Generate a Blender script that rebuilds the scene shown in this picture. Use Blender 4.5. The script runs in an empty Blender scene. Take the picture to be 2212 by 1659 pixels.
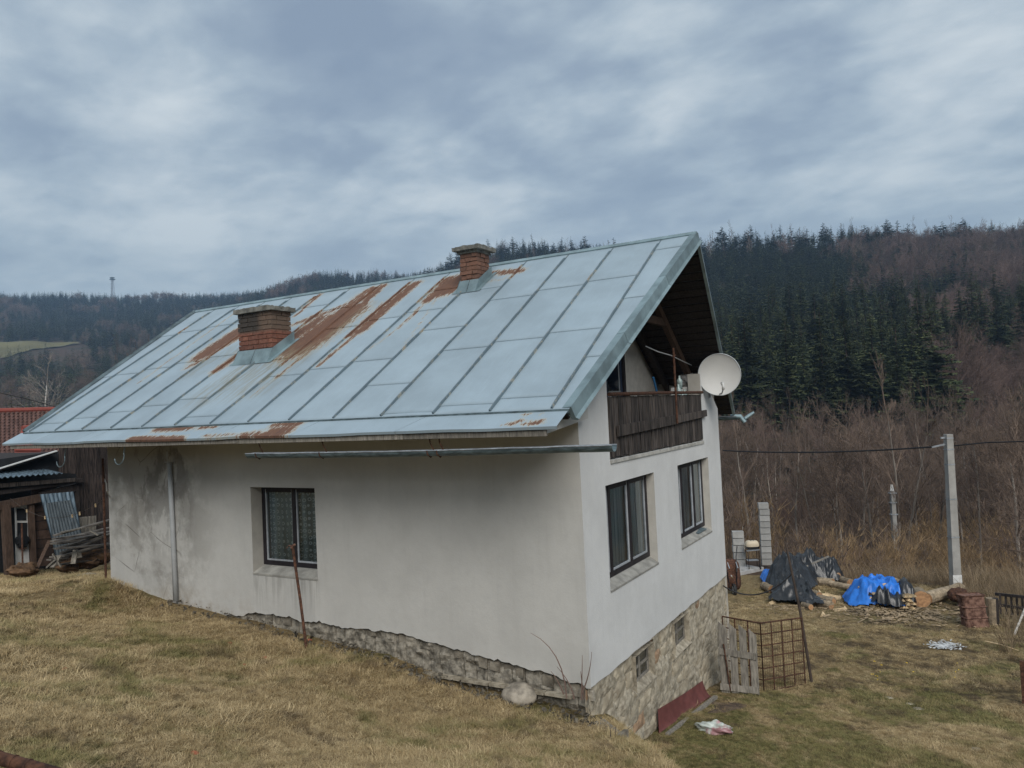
import bpy, math, random
import numpy as np
from mathutils import Vector, Matrix
scene = bpy.context.scene
col = scene.collection
R_ = random.Random(7)
NP = np.random.RandomState(11)
rad = math.radians
# ------------------------------------------------------------------ camera
CAM = np.array([4.279, -9.160, 1.188])
YAW, PITCH, ROLL, FPX = 0.5211, 0.0328, -0.0457, 1641.9      # FPX for a 2212 px wide frame
_fw = np.array([-math.sin(YAW)*math.cos(PITCH), math.cos(YAW)*math.cos(PITCH), math.sin(PITCH)])
_rt = np.array([math.cos(YAW), math.sin(YAW), 0.0]); _up = np.cross(_rt, _fw)
RT = _rt*math.cos(ROLL)+_up*math.sin(ROLL); UP = -_rt*math.sin(ROLL)+_up*math.cos(ROLL); FW = _fw
cd = bpy.data.cameras.new("camera"); cam = bpy.data.objects.new("camera", cd); col.objects.link(cam)
cd.sensor_width = 36.0; cd.lens = 36.0*FPX/2212.0; cd.clip_start = 0.05; cd.clip_end = 9000
M = Matrix.Identity(4)
for i in range(3):
    M[i][0] = RT[i]; M[i][1] = UP[i]; M[i][2] = -FW[i]; M[i][3] = CAM[i]
cam.matrix_world = M
scene.camera = cam
# ------------------------------------------------------------------ world, sun, exposure
SUN_EL, SUN_AZ = 38.0, 140.0          # azimuth clockwise from +Y: the light comes from the right and slightly from behind
world = bpy.data.worlds.new("World"); scene.world = world; world.use_nodes = True
def build_world():
    nt = world.node_tree; nt.nodes.clear(); N = nt.nodes; Lk = nt.links
    out = N.new('ShaderNodeOutputWorld'); bg = N.new('ShaderNodeBackground'); bg.inputs[1].default_value = 0.1
    Lk.new(bg.outputs[0], out.inputs[0])
    sky = N.new('ShaderNodeTexSky'); sky.sky_type = 'NISHITA'; sky.sun_disc = False
    sky.sun_elevation = rad(SUN_EL); sky.sun_rotation = rad(SUN_AZ)
    tc = N.new('ShaderNodeTexCoord'); sep = N.new('ShaderNodeSeparateXYZ'); Lk.new(tc.outputs['Generated'], sep.inputs[0])
    def math_(op, a, b=None, c=None):
        m = N.new('ShaderNodeMath'); m.operation = op
        for i, q in enumerate((a, b, c)):
            if q is None: continue
            if isinstance(q, (int, float)): m.inputs[i].default_value = q
            else: Lk.new(q, m.inputs[i])
        return m.outputs[0]
    z = math_('MAXIMUM', sep.outputs[2], 0.0)
    den = math_('ADD', z, 0.22)
    px = math_('DIVIDE', sep.outputs[0], den); py = math_('DIVIDE', sep.outputs[1], den)
    cmb = N.new('ShaderNodeCombineXYZ'); Lk.new(px, cmb.inputs[0]); Lk.new(py, cmb.inputs[1])
    mp = N.new('ShaderNodeMapping'); Lk.new(cmb.outputs[0], mp.inputs[0])
    mp.inputs['Rotation'].default_value = (0, 0, rad(20)); mp.inputs['Scale'].default_value = (0.95, 1.15, 1); mp.inputs['Location'].default_value = (4.3, 0.9, 0)
    def noise(scale, detail, rough, dist=0.0, vec=mp.outputs[0]):
        n = N.new('ShaderNodeTexNoise'); n.inputs['Scale'].default_value = scale; n.inputs['Detail'].default_value = detail
        n.inputs['Roughness'].default_value = rough; n.inputs['Distortion'].default_value = dist; Lk.new(vec, n.inputs['Vector']); return n.outputs[0]
    big = noise(0.9, 3, 0.5, 0.1); mid = noise(2.1, 6, 0.5, 0.25); fine = noise(6.0, 5, 0.5, 0.3)
    fine2 = noise(14.0, 5, 0.55, 0.2)
    v = math_('MULTIPLY_ADD', mid, 0.60, math_('MULTIPLY_ADD', fine, 0.24, math_('MULTIPLY_ADD', fine2, 0.09, math_('MULTIPLY', big, 0.64))))
    # v averages about .79
    ramp = N.new('ShaderNodeValToRGB'); Lk.new(v, ramp.inputs[0])
    cr = ramp.color_ramp
    stops = [(0.62, (1.95, 2.46, 3.15)), (0.715, (2.40, 2.95, 3.58)), (0.785, (3.1, 3.70, 4.22)), (0.845, (3.95, 4.50, 4.88)), (0.92, (5.0, 5.45, 5.65))]
    K = 0.1
    while len(cr.elements) < len(stops): cr.elements.new(0.5)
    for e, (p, c) in zip(cr.elements, stops): e.position = p; e.color = (c[0]*K, c[1]*K, c[2]*K, 1)
    gain = N.new('ShaderNodeVectorMath'); gain.operation = 'SCALE'; gain.inputs[3].default_value = 10.0*0.70; Lk.new(ramp.outputs[0], gain.inputs[0])
    # paler towards the horizon, where the cloud sheet is seen edge-on
    hz = N.new('ShaderNodeMapRange'); hz.interpolation_type = 'SMOOTHSTEP'; Lk.new(sep.outputs[2], hz.inputs[0])
    hz.inputs[1].default_value = 0.05; hz.inputs[2].default_value = 0.36; hz.inputs[3].default_value = 0.5; hz.inputs[4].default_value = 0.0
    m1 = N.new('ShaderNodeMix'); m1.data_type = 'RGBA'; Lk.new(hz.outputs[0], m1.inputs[0]); Lk.new(gain.outputs[0], m1.inputs[6]); m1.inputs[7].default_value = (2.55, 3.05, 3.25, 1)
    m2 = N.new('ShaderNodeMix'); m2.data_type = 'RGBA'; m2.inputs[0].default_value = 0.94; Lk.new(sky.outputs[0], m2.inputs[6]); Lk.new(m1.outputs[2], m2.inputs[7])
    Lk.new(m2.outputs[2], bg.inputs[0])
build_world()
sd = bpy.data.lights.new("sun", 'SUN'); sun = bpy.data.objects.new("sun", sd); col.objects.link(sun)
sd.energy = 1.4; sd.angle = rad(35); sd.color = (1.0, 0.96, 0.90)
_az, _el = rad(SUN_AZ), rad(SUN_EL)
sdir = Vector((math.sin(_az)*math.cos(_el), math.cos(_az)*math.cos(_el), math.sin(_el)))
sun.rotation_euler = sdir.to_track_quat('Z', 'Y').to_euler(); sun.location = (20, -20, 30)
scene.view_settings.view_transform = 'Standard'; scene.view_settings.look = 'None'
scene.view_settings.exposure = 1.0; scene.view_settings.gamma = 1; scene.view_settings.use_curve_mapping = False
scene.render.engine = 'CYCLES'
scene.cycles.use_denoising = True
scene.cycles.max_bounces = 5; scene.cycles.diffuse_bounces = 2; scene.cycles.glossy_bounces = 2; scene.cycles.transmission_bounces = 2
scene.cycles.transparent_max_bounces = 8; scene.cycles.volume_bounces = 0
scene.cycles.use_adaptive_sampling = False; scene.cycles.denoising_prefilter = 'NONE'
# ------------------------------------------------------------------ rays into the place (used to measure where things stand)
def ray(u, v): return (RT*(u-1106)+UP*(829.5-v))/FPX+FW
def hit(u, v, ax, val):
    d = ray(u, v); t = (val-CAM[ax])/d[ax]; return CAM+d*t
# ------------------------------------------------------------------ noise helpers
_perm = NP.rand(64, 64)
def vnoise(x, y):
    x = np.asarray(x, float); y = np.asarray(y, float)
    xi = np.floor(x).astype(int); yi = np.floor(y).astype(int); fx = x-xi; fy = y-yi
    fx = fx*fx*(3-2*fx); fy = fy*fy*(3-2*fy)
    a = _perm[xi % 64, yi % 64]; b = _perm[(xi+1) % 64, yi % 64]; c = _perm[xi % 64, (yi+1) % 64]; d = _perm[(xi+1) % 64, (yi+1) % 64]
    return (a*(1-fx)+b*fx)*(1-fy)+(c*(1-fx)+d*fx)*fy-0.5
def fbm(x, y, o=4):
    s = 0; a = 1.0
    for i in range(o): s = s+a*vnoise(x*2**i+i*17.3, y*2**i+i*9.1); a *= 0.5
    return s
def sstep(a, b, x):
    t = np.clip((x-a)/(b-a), 0, 1); return t*t*(3-2*t)
# ------------------------------------------------------------------ terrain
BANK = [(-9, 40), (-7, 7.5), (-0.3, 0.6), (0.06, -0.02), (0.42, -0.45), (0.95, -0.75), (1.45, -1.15), (2.1, -2.2), (3.9, -5.2), (6, -9), (9, -14), (20, -35)]
def bank_side(x, y):
    best = np.full(np.shape(x), 1e9); sg = np.zeros(np.shape(x))
    for (ax, ay), (bx, by) in zip(BANK[:-1], BANK[1:]):
        dx, dy = bx-ax, by-ay; t = np.clip(((x-ax)*dx+(y-ay)*dy)/(dx*dx+dy*dy), 0, 1)
        qx, qy = x-(ax+t*dx), y-(ay+t*dy); d = np.hypot(qx, qy); s = -(dx*qy-dy*qx)
        w = d < best-1e-9; best = np.where(w, d, best); sg = np.where(w, s, sg)
    return np.where(sg > 0, best, -best)
def near_h(x, y):
    zw = np.interp(x, [-40, -25, -16.5, -13, -10.4, -8.4, -6.5, -4.9, -3.45, -2, 0, 2, 6, 30], [-3.6, -2.9, -2.45, -2.1, -1.9, -2.15, -2.25, -2.42, -2.5, -2.75, -2.86, -3.0, -3.2, -4.5])
    t = np.clip(-y, 0, 40); up = zw+0.05*t+0.025*np.minimum(t, 12)**2-0.09*np.clip(y, 0, 60)
    yd = np.interp(y, [-30, 0, 2.8, 4.4, 6, 9, 12, 17, 24, 60], [-3.0, -3.8, -4.0, -4.18, -4.42, -4.6, -4.75, -4.95, -5.2, -6.5])
    s = bank_side(x, y)
    m = 1-sstep(-0.05, 1.0, -s) if False else sstep(-0.08, 1.15, -s)
    h = up*(1-m)+yd*m
    h = h+0.05*fbm(x*0.9, y*0.9, 4)+0.025*vnoise(x*5, y*5)
    # mossy hummock by the left wall corner, soil heap beside it
    h = h+0.30*np.exp(-(((x+9.5)/0.5)**2+((y+0.62)/0.38)**2))+0.10*np.exp(-(((x+10.9)/0.8)**2+((y+0.5)/0.5)**2))
    return h
DS = np.array([36, 60, 90, 130, 200, 300, 450, 600, 700, 900, 1200, 1500, 2500, 5000.])
COLS = [(-400, [1290, 1200, 1130, 1060, 985, 925, 850, 790, 750, 722, 655, 668, 720, 800]),
        (0, [1290, 1200, 1130, 1060, 985, 925, 850, 790, 745, 720, 652, 668, 720, 800]),
        (240, [1290, 1200, 1130, 1060, 985, 925, 850, 790, 745, 712, 651, 668, 720, 800]),
        (430, [1290, 1200, 1110, 1030, 950, 890, 830, 780, 755, 700, 652, 670, 730, 800]),
        (700, [1290, 1200, 1100, 1010, 930, 860, 780, 716, 670, 604, 640, 670, 730, 800]),
        (1100, [1290, 1200, 1090, 990, 880, 770, 644, 561, 580, 620, 660, 690, 740, 800]),
        (1600, [1290, 1200, 1080, 940, 800, 680, 553, 580, 600, 630, 670, 700, 750, 800]),
        (2212, [1290, 1190, 1060, 920, 770, 650, 537, 570, 600, 630, 670, 700, 750, 800]),
        (2700, [1290, 1180, 1050, 910, 765, 645, 531, 566, 600, 630, 670, 700, 750, 800])]
_CU = np.array([c[0] for c in COLS], float); _CY = np.array([c[1] for c in COLS], float)
def hor(u): return 883-0.0457*(u-1106)
def polar(x, y):
    dx, dy = x-CAM[0], y-CAM[1]; d = np.hypot(dx, dy)
    fx, fy = -math.sin(YAW), math.cos(YAW); rx, ry = math.cos(YAW), math.sin(YAW)
    phi = np.arctan2(dx*rx+dy*ry, dx*fx+dy*fy); return d, phi
def far_h(x, y):
    d, phi = polar(x, y); p = np.clip(phi, -0.74, 0.76); u = 1106+FPX*np.tan(p)
    i = np.clip(np.searchsorted(_CU, u)-1, 0, len(_CU)-2); w = np.clip((u-_CU[i])/(_CU[i+1]-_CU[i]), 0, 1)
    k = np.clip(np.searchsorted(DS, d)-1, 0, len(DS)-2); q = np.clip((d-DS[k])/(DS[k+1]-DS[k]), 0, 1); q = q*0.6+0.4*q*q*(3-2*q)
    yy = (_CY[i, k]*(1-q)+_CY[i, k+1]*q)*(1-w)+(_CY[i+1, k]*(1-q)+_CY[i+1, k+1]*q)*w
    z = CAM[2]+d*np.cos(p)*(hor(u)-yy)/FPX
    return z+fbm(x/40., y/40., 3)*np.clip(d*0.008, 0, 6)
def edge_d(phi):
    return np.interp(phi, [-1.2, -0.6, -0.35, 0.2, 0.31, 0.37, 0.6, 1.2], [26, 26, 24, 31.0, 31.0, 26.5, 27.0, 30])
def terrain(x, y):
    x = np.asarray(x, float); y = np.asarray(y, float)
    d, phi = polar(x, y); e = edge_d(phi); m = sstep(e, e+7.5, d)
    return near_h(x, y)*(1-m)+far_h(x, y)*m
def gz(x, y): return float(terrain(np.array([x]), np.array([y]))[0])
def ghit(u, v):
    d = ray(u, v); ts = np.arange(4, 60, 0.02); P = CAM[None]+d[None]*ts[:, None]
    h = terrain(P[:, 0], P[:, 1]); k = np.argmax(P[:, 2] < h); return P[k]
# ------------------------------------------------------------------ object helpers
ORG = {}
def tag(o, label=None, cat=None, group=None, kind=None):
    if label: o['label'] = label
    if cat: o['category'] = cat
    if group: o['group'] = group
    if kind: o['kind'] = kind
    return o
def thing(name, label, cat, loc, group=None):
    o = bpy.data.objects.new(name, None); col.objects.link(o); o.location = tuple(loc); o.empty_display_size = 0.2
    ORG[o] = np.array(loc, float); return tag(o, label, cat, group)
def mesh_from(name, V, F, mat, smooth=False):
    me = bpy.data.meshes.new(name); V = np.asarray(V, np.float32)
    if isinstance(F, np.ndarray) and F.ndim == 2:
        nf, k = F.shape
        me.vertices.add(len(V)); me.vertices.foreach_set('co', V.ravel())
        me.loops.add(nf*k); me.loops.foreach_set('vertex_index', F.astype(np.int32).ravel())
        me.polygons.add(nf); me.polygons.foreach_set('loop_start', np.arange(0, nf*k, k, dtype=np.int32))
        me.update(calc_edges=True)
    else:
        me.from_pydata([tuple(map(float, v)) for v in V], [], [tuple(map(int, f)) for f in F]); me.update()
    if mat: me.materials.append(mat)
    if smooth: me.polygons.foreach_set('use_smooth', [True]*len(me.polygons))
    return me
class MB:
    def __init__(s): s.v = []; s.f = []
    def add(s, V, F):
        n = len(s.v); s.v.extend([tuple(map(float, p)) for p in V]); s.f.extend([tuple(i+n for i in f) for f in F]); return s
    def box(s, a, b, jit=0, rnd=None):
        x0, y0, z0 = a; x1, y1, z1 = b
        P = [(x0, y0, z0), (x1, y0, z0), (x1, y1, z0), (x0, y1, z0), (x0, y0, z1), (x1, y0, z1), (x1, y1, z1), (x0, y1, z1)]
        if jit: P = [tuple(c+(rnd or R_).uniform(-jit, jit) for c in p) for p in P]
        return s.add(P, [(0, 3, 2, 1), (4, 5, 6, 7), (0, 1, 5, 4), (1, 2, 6, 5), (2, 3, 7, 6), (3, 0, 4, 7)])
    def beam(s, a, b, w, h, up=(0, 0, 1), w2=None, h2=None):
        a = Vector(a); b = Vector(b); d = (b-a).normalized(); u = Vector(up)
        if abs(d.dot(u)) > 0.98: u = Vector((1, 0, 0))
        r = d.cross(u).normalized(); u = r.cross(d).normalized(); w2 = w if w2 is None else w2; h2 = h if h2 is None else h2
        P = [a-r*w/2-u*h/2, a+r*w/2-u*h/2, a+r*w/2+u*h/2, a-r*w/2+u*h/2, b-r*w2/2-u*h2/2, b+r*w2/2-u*h2/2, b+r*w2/2+u*h2/2, b-r*w2/2+u*h2/2]
        return s.add(P, [(0, 3, 2, 1), (4, 5, 6, 7), (0, 1, 5, 4), (1, 2, 6, 5), (2, 3, 7, 6), (3, 0, 4, 7)])
    def tube(s, pts, r, n=8, cap=True, arc=None):
        pts = [Vector(p) for p in pts]; rs = r if isinstance(r, (list, tuple)) else [r]*len(pts)
        V = []; prev = None
        for i, p in enumerate(pts):
            d = (pts[min(i+1, len(pts)-1)]-pts[max(i-1, 0)]).normalized()
            if prev is None:
                u = Vector((0, 0, 1)) if abs(d.z) < 0.9 else Vector((1, 0, 0)); a = d.cross(u).normalized()
            else: a = (prev-d*prev.dot(d)).normalized()
            prev = a; b = d.cross(a)
            for k in range(n):
                t = 2*math.pi*k/n; V.append(p+(a*math.cos(t)+b*math.sin(t))*rs[i])
        F = [(i*n+k, i*n+(k+1) % n, (i+1)*n+(k+1) % n, (i+1)*n+k) for i in range(len(pts)-1) for k in range(n)]
        if cap: F += [tuple(range(n-1, -1, -1)), tuple(range((len(pts)-1)*n, len(pts)*n))]
        return s.add(V, F)
    def quad(s, a, b, c, d): return s.add([a, b, c, d], [(0, 1, 2, 3)])
def root_of(o):
    while o.parent: o = o.parent
    return o
def part(name, mb, mat, parent=None, smooth=False, loc=None, kind=None, label=None):
    """one mesh object from world-space geometry; a child of `parent`, or top-level with its origin at loc"""
    V = np.array(mb.v, float)
    if parent is not None: org = ORG[root_of(parent)]
    else: org = np.array(loc if loc is not None else [V[:, 0].mean(), V[:, 1].mean(), V[:, 2].min()], float)
    me = mesh_from(name, V-org, mb.f, mat, smooth)
    o = bpy.data.objects.new(name, me); col.objects.link(o)
    if parent is not None: o.parent = parent
    else: o.location = tuple(org); ORG[o] = org
    if kind: o['kind'] = kind
    if label: o['label'] = label
    return o
def inst(name, me, parent, loc, rot=(0, 0, 0), scale=(1, 1, 1)):
    o = bpy.data.objects.new(name, me); col.objects.link(o)
    o.parent = parent; l = np.array(loc, float)-(ORG[root_of(parent)] if parent else 0)
    o.location = tuple(l); o.rotation_euler = rot; o.scale = scale; return o
# ------------------------------------------------------------------ materials
class NT:
    def __init__(s, name):
        s.m = bpy.data.materials.new(name); s.m.use_nodes = True; s.nt = s.m.node_tree; s.N = s.nt.nodes; s.L = s.nt.links
        s.bsdf = s.N['Principled BSDF']; s.out = s.N['Material Output']; s.geo = None; s.tc = None
    def set(s, sock, v):
        if isinstance(v, (int, float)): sock.default_value = v
        elif isinstance(v, (tuple, list)): sock.default_value = v if len(v) != 3 or sock.type == 'VECTOR' else (*v, 1)
        else: s.L.new(v, sock)
    def pos(s):
        if not s.geo: s.geo = s.N.new('ShaderNodeNewGeometry')
        return s.geo.outputs['Position']
    def obj(s):
        if not s.tc: s.tc = s.N.new('ShaderNodeTexCoord')
        return s.tc.outputs['Object']
    def map(s, vec, scale=(1, 1, 1), rot=(0, 0, 0), loc=(0, 0, 0)):
        n = s.N.new('ShaderNodeMapping'); s.L.new(vec, n.inputs[0]); n.inputs['Scale'].default_value = scale; n.inputs['Rotation'].default_value = rot; n.inputs['Location'].default_value = loc; return n.outputs[0]
    def noise(s, scale, detail=4, rough=.5, vec=None, dist=0):
        n = s.N.new('ShaderNodeTexNoise'); s.L.new(vec or s.pos(), n.inputs['Vector']); n.inputs['Scale'].default_value = scale; n.inputs['Detail'].default_value = detail; n.inputs['Roughness'].default_value = rough; n.inputs['Distortion'].default_value = dist; return n.outputs[0]
    def vor(s, scale, feature='F1', vec=None, out=0):
        n = s.N.new('ShaderNodeTexVoronoi'); n.feature = feature; s.L.new(vec or s.pos(), n.inputs['Vector']); n.inputs['Scale'].default_value = scale; return n.outputs[out]
    def rng(s, v, a, b, c=0., d=1.):
        n = s.N.new('ShaderNodeMapRange'); n.interpolation_type = 'SMOOTHSTEP' if a < b else 'LINEAR'; s.set(n.inputs[0], v); n.inputs[1].default_value = a; n.inputs[2].default_value = b; n.inputs[3].default_value = c; n.inputs[4].default_value = d; return n.outputs[0]
    def mix(s, f, a, b, mode='MIX'):
        n = s.N.new('ShaderNodeMix'); n.data_type = 'RGBA'; n.blend_type = mode; s.set(n.inputs[0], f); s.set(n.inputs[6], a); s.set(n.inputs[7], b); return n.outputs[2]
    def math(s, op, a, b=0., c=0.):
        n = s.N.new('ShaderNodeMath'); n.operation = op; s.set(n.inputs[0], a); s.set(n.inputs[1], b); s.set(n.inputs[2], c); return n.outputs[0]
    def attr(s, name):
        n = s.N.new('ShaderNodeAttribute'); n.attribute_name = name; return n.outputs['Fac']
    def rand(s):
        n = s.N.new('ShaderNodeObjectInfo'); return n.outputs['Random']
    def xyz(s, v=None):
        n = s.N.new('ShaderNodeSeparateXYZ'); s.L.new(v or s.pos(), n.inputs[0]); return n.outputs
    def bump(s, h, strength=.3, dist=.01):
        n = s.N.new('ShaderNodeBump'); n.inputs['Strength'].default_value = strength; n.inputs['Distance'].default_value = dist; s.set(n.inputs['Height'], h); s.L.new(n.outputs[0], s.bsdf.inputs['Normal'])
    def done(s, color, rough=.8, metal=0., spec=None):
        s.set(s.bsdf.inputs['Base Color'], color); s.set(s.bsdf.inputs['Roughness'], rough); s.set(s.bsdf.inputs['Metallic'], metal)
        if spec is not None: s.bsdf.inputs['Specular IOR Level'].default_value = spec
        return s.m
def simple(name, c, rough=.8, metal=0., var=.25, scale=6., c2=None, bump=0., bscale=30., stretch=(1, 1, 1), rnd=.15, spec=.3):
    t = NT(name); v = t.map(t.obj(), stretch)
    n = t.noise(scale, 5, .6, v); n2 = t.rng(n, .3, .7, 0., 1.)
    dark = tuple(q*(1-var) for q in c); lite = tuple(min(1, q*(1+var)) for q in c)
    k = t.mix(n2, dark, lite if c2 is None else c2)
    if rnd:
        r = t.math('MULTIPLY_ADD', t.rand(), 2*rnd, 1-rnd); vm = t.N.new('ShaderNodeVectorMath'); vm.operation = 'SCALE'; t.L.new(k, vm.inputs[0]); t.L.new(r, vm.inputs[3]); k = vm.outputs[0]
    if bump: t.bump(t.noise(bscale, 4, .6, v), bump, .01)
    return t.done(k, rough, metal, spec)
def m_turf(name, k=1.0, blades=False):
    """matted dead straw with patches of moss and green; the same patches colour the blades and the soil below"""
    t = NT(name); p = t.pos()
    a = t.noise(.55, 4, .6, dist=.5); b = t.noise(2.6, 5, .65); c = t.noise(14, 4, .6); x, y, z = t.xyz()
    straw = t.mix(t.rng(c, .35, .65), (.29*k, .205*k, .10*k), (.44*k, .33*k, .175*k))
    if blades: straw = t.mix(t.rng(t.rand(), .0, 1.), straw, t.mix(t.rand(), (.12*k, .08*k, .045*k), (.64*k, .50*k, .29*k)))
    green = t.mix(t.rng(c, .35, .65), (.080*k, .095*k, .026*k), (.175*k, .185*k, .055*k))
    soil = (.115*k, .082*k, .052*k)
    # greener in the lower yard close to the house
    gx = t.math('MULTIPLY', t.rng(x, -.2, 1.2), t.rng(y, -1.5, 1.5)); gy = t.rng(y, 5.5, 9.5, 1., .15)
    near_green = t.math('MULTIPLY', gx, gy)
    s = t.math('ADD', t.math('MULTIPLY_ADD', b, .45, t.math('MULTIPLY', a, .75)), t.math('MULTIPLY_ADD', near_green, .08, 0.))
    fg = t.rng(s, .59, .75, 0., .75)
    if blades: fg = t.math('MULTIPLY', fg, t.rng(t.rand(), .15, .6, .45, 1.))
    k1 = t.mix(fg, straw, green)
    d = t.noise(1.7, 5, .7, t.map(p, loc=(7, 3, 0))); yard = t.rng(bank_x(t), .0, 1.) if False else t.math('MULTIPLY', t.rng(x, .5, 2.5), t.rng(y, 3., 8.)); fg = t.math('MULTIPLY', fg, t.rng(yard, 0., 1., 1., .55)); fs = t.rng(t.math('MULTIPLY_ADD', yard, .075, d), .54, .66, 0., .85 if not blades else .6)
    k2 = t.mix(fs, k1, soil)
    if not blades: t.bump(t.noise(60, 5, .7), .9, .03)
    return t.done(k2, .95, 0, .1)
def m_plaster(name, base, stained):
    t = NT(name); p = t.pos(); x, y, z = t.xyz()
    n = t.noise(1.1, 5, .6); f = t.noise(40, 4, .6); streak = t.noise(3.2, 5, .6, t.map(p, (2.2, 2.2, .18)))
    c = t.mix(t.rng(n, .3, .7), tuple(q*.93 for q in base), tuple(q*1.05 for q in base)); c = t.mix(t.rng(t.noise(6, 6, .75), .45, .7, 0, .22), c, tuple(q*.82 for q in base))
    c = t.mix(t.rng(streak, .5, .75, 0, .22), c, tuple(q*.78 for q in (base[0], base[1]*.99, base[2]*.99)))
    if stained:
        # damp grey staining at the left end, darkest below the lost gutter, fading to the right
        w = t.noise(1.0, 7, .68, dist=.1); sx = t.rng(x, -8.5, -6.6, 1., 0.)
        a = t.math('MULTIPLY', sx, t.rng(t.math('ADD', w, t.math('MULTIPLY', z, .045)), .40, .56))
        c = t.mix(t.math('MULTIPLY', a, .62), c, (.24, .225, .20))
        w2 = t.noise(1.5, 7, .66, t.map(p, (1.2, 1.2, .62), loc=(3, 1, 8)))
        b = t.math('MULTIPLY', t.math('MULTIPLY', t.rng(x, -9.9, -9.2), t.rng(x, -8.1, -7.6, 1., 0.)), t.rng(w2, .50, .57))
        top = t.rng(z, -1.6, .5, .25, 1.)
        c = t.mix(t.math('MULTIPLY', t.math('MULTIPLY', b, top), .6), c, (.115, .105, .095))
        # hairline cracks
        cr = t.vor(1.5, 'DISTANCE_TO_EDGE', t.map(t.mix(.30, p, t.N.new('ShaderNodeTexNoise').outputs[1]), (1, 1, 1)))
        cm = t.math('MULTIPLY', t.rng(cr, .0, .014, 1., 0.), t.rng(x, -8.6, -7.8, 1., 0.)); cm = t.math('MULTIPLY', cm, t.rng(t.noise(1.6, 2), .45, .6))
        c = t.mix(t.math('MULTIPLY', cm, .75), c, (.09, .08, .07))
        dr = t.math('MULTIPLY', t.math('MULTIPLY', t.rng(x, -6.35, -6.25), t.rng(x, -4.85, -4.7, 1., 0.)), t.rng(z, -2.2, -1.45)); dr = t.math('MULTIPLY', dr, t.rng(t.noise(5, 4, .6, t.map(p, (3, 3, .2))), .42, .62)); dr = t.math('MULTIPLY', dr, t.rng(z, -1.44, -1.42, 1., 0.)); c = t.mix(t.math('MULTIPLY', dr, .45), c, (.22, .21, .19))
        low = t.math('MULTIPLY', t.rng(x, -8.3, -5, 1., 0.), t.rng(z, -2.3, -1.6, 1., 0.)); c = t.mix(t.math('MULTIPLY', low, t.rng(t.noise(2.4, 5, .7), .45, .6, 0, .6)), c, (.26, .20, .13))
    else:
        g = t.math('MULTIPLY', t.rng(y, .0, 1.3, 1., 0.), t.rng(z, .95, 1.75)); c = t.mix(t.math('MULTIPLY', g, t.rng(t.noise(3.5, 5, .65), .42, .6, 0, .7)), c, (.22, .21, .195))
    sp = t.vor(5.5, 'F1'); c = t.mix(t.math('MULTIPLY', t.rng(sp, .0, .05, 1., 0.), .35), c, (.2, .19, .18))
    t.bump(t.math('ADD', t.math('MULTIPLY', f, .4), t.math('MULTIPLY', t.noise(7, 4), 1.)), .35, .012)
    return t.done(c, .92, 0, .2)
def m_roof(name, base, rusty=True):
    t = NT(name); p = t.pos(); sl = math.atan2(2.841, 4.486)
    v = t.map(p, (1, 1, 1), (-sl, 0, 0)); vs = t.map(v, (9, .9, 1))        # streaks run down the slope
    n = t.noise(1.2, 4, .6, v); st = t.noise(3, 5, .6, vs); g = t.noise(55, 3, .7, v)
    c = t.mix(t.rng(n, .3, .7), tuple(q*.90 for q in base), tuple(q*1.06 for q in base))
    c = t.mix(t.rng(st, .5, .75, 0, .25), c, tuple(q*1.2 for q in base)); c = t.mix(t.rng(g, .55, .7, 0, .12), c, tuple(q*.75 for q in base))
    r = t.math('MULTIPLY_ADD', t.rand(), .10, .95); vm = t.N.new('ShaderNodeVectorMath'); vm.operation = 'SCALE'; t.L.new(c, vm.inputs[0]); t.L.new(r, vm.inputs[3]); c = vm.outputs[0]
    rough = .5; met = .25
    if rusty:
        a = t.attr('rust'); e = t.noise(4.5, 7, .68, t.map(v, (5.5, 1.15, 1))); e2 = t.noise(22, 4, .65, t.map(v, (3, 1, 1)))
        m = t.math('ADD', a, t.math('MULTIPLY', t.math('SUBTRACT', t.math('MULTIPLY_ADD', e2, .3, t.math('MULTIPLY', e, .8)), .55), 1.9))
        halo = t.rng(m, .22, .50, 0, .55); core = t.rng(m, .43, .62)
        rc = t.mix(t.rng(t.noise(3, 5, .65, vs), .35, .65), (.150, .080, .053), (.100, .058, .046)); rc = t.mix(t.rng(g, .4, .65, 0, .35), rc, (.26, .12, .06)); rc = t.mix(t.rng(m, .50, .68, .85, 0.), rc, (.235, .130, .068))
        c = t.mix(halo, c, (.50, .43, .30)); c = t.mix(core, c, rc)
        s2 = t.attr('stain'); c = t.mix(t.math('MULTIPLY', s2, t.rng(t.noise(2.2, 5, .6, vs), .4, .62, 0, .7)), c, (.26, .23, .15))
        rough = t.rng(core, 0, 1, .5, .95); met = t.rng(core, 0, 1, .25, 0.)
    t.bump(t.noise(2.5, 3, .5, v), .15, .02)
    return t.done(c, rough, met, .4)
def m_brick(name):
    t = NT(name); p = t.pos(); x, y, z = t.xyz(); n = t.noise(25, 4, .6); r = t.rand()
    c = t.mix(r, (.225, .095, .065), (.11, .053, .043)); c = t.mix(t.rng(n, .4, .7, 0, .45), c, (.29, .15, .105)); c = t.mix(t.rng(t.noise(7, 5, .7), .55, .68, 0, .5), c, (.10, .085, .075))
    soot = t.noise(2.2, 4, .6, t.map(p, loc=(0, 2, 1)))
    hi = t.rng(z, 2.82, 2.92); left = t.rng(x, -7.35, -6.55, 1., 0.); old = t.math('MULTIPLY', hi, t.rng(x, -5, -4.9, 1., 0.))
    c = t.mix(t.math('MULTIPLY', old, .88), c, (.135, .103, .078)); c = t.mix(t.math('MULTIPLY', old, t.math('MULTIPLY', t.rng(left, .2, .6), .85)), c, (.045, .043, .040)); c = t.mix(t.math('MULTIPLY', t.rng(x, -4, -3.9), .45), c, (.17, .115, .085))
    t.bump(n, .8, .01)
    return t.done(c, .95, 0, .15)
MAT = {}
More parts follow.
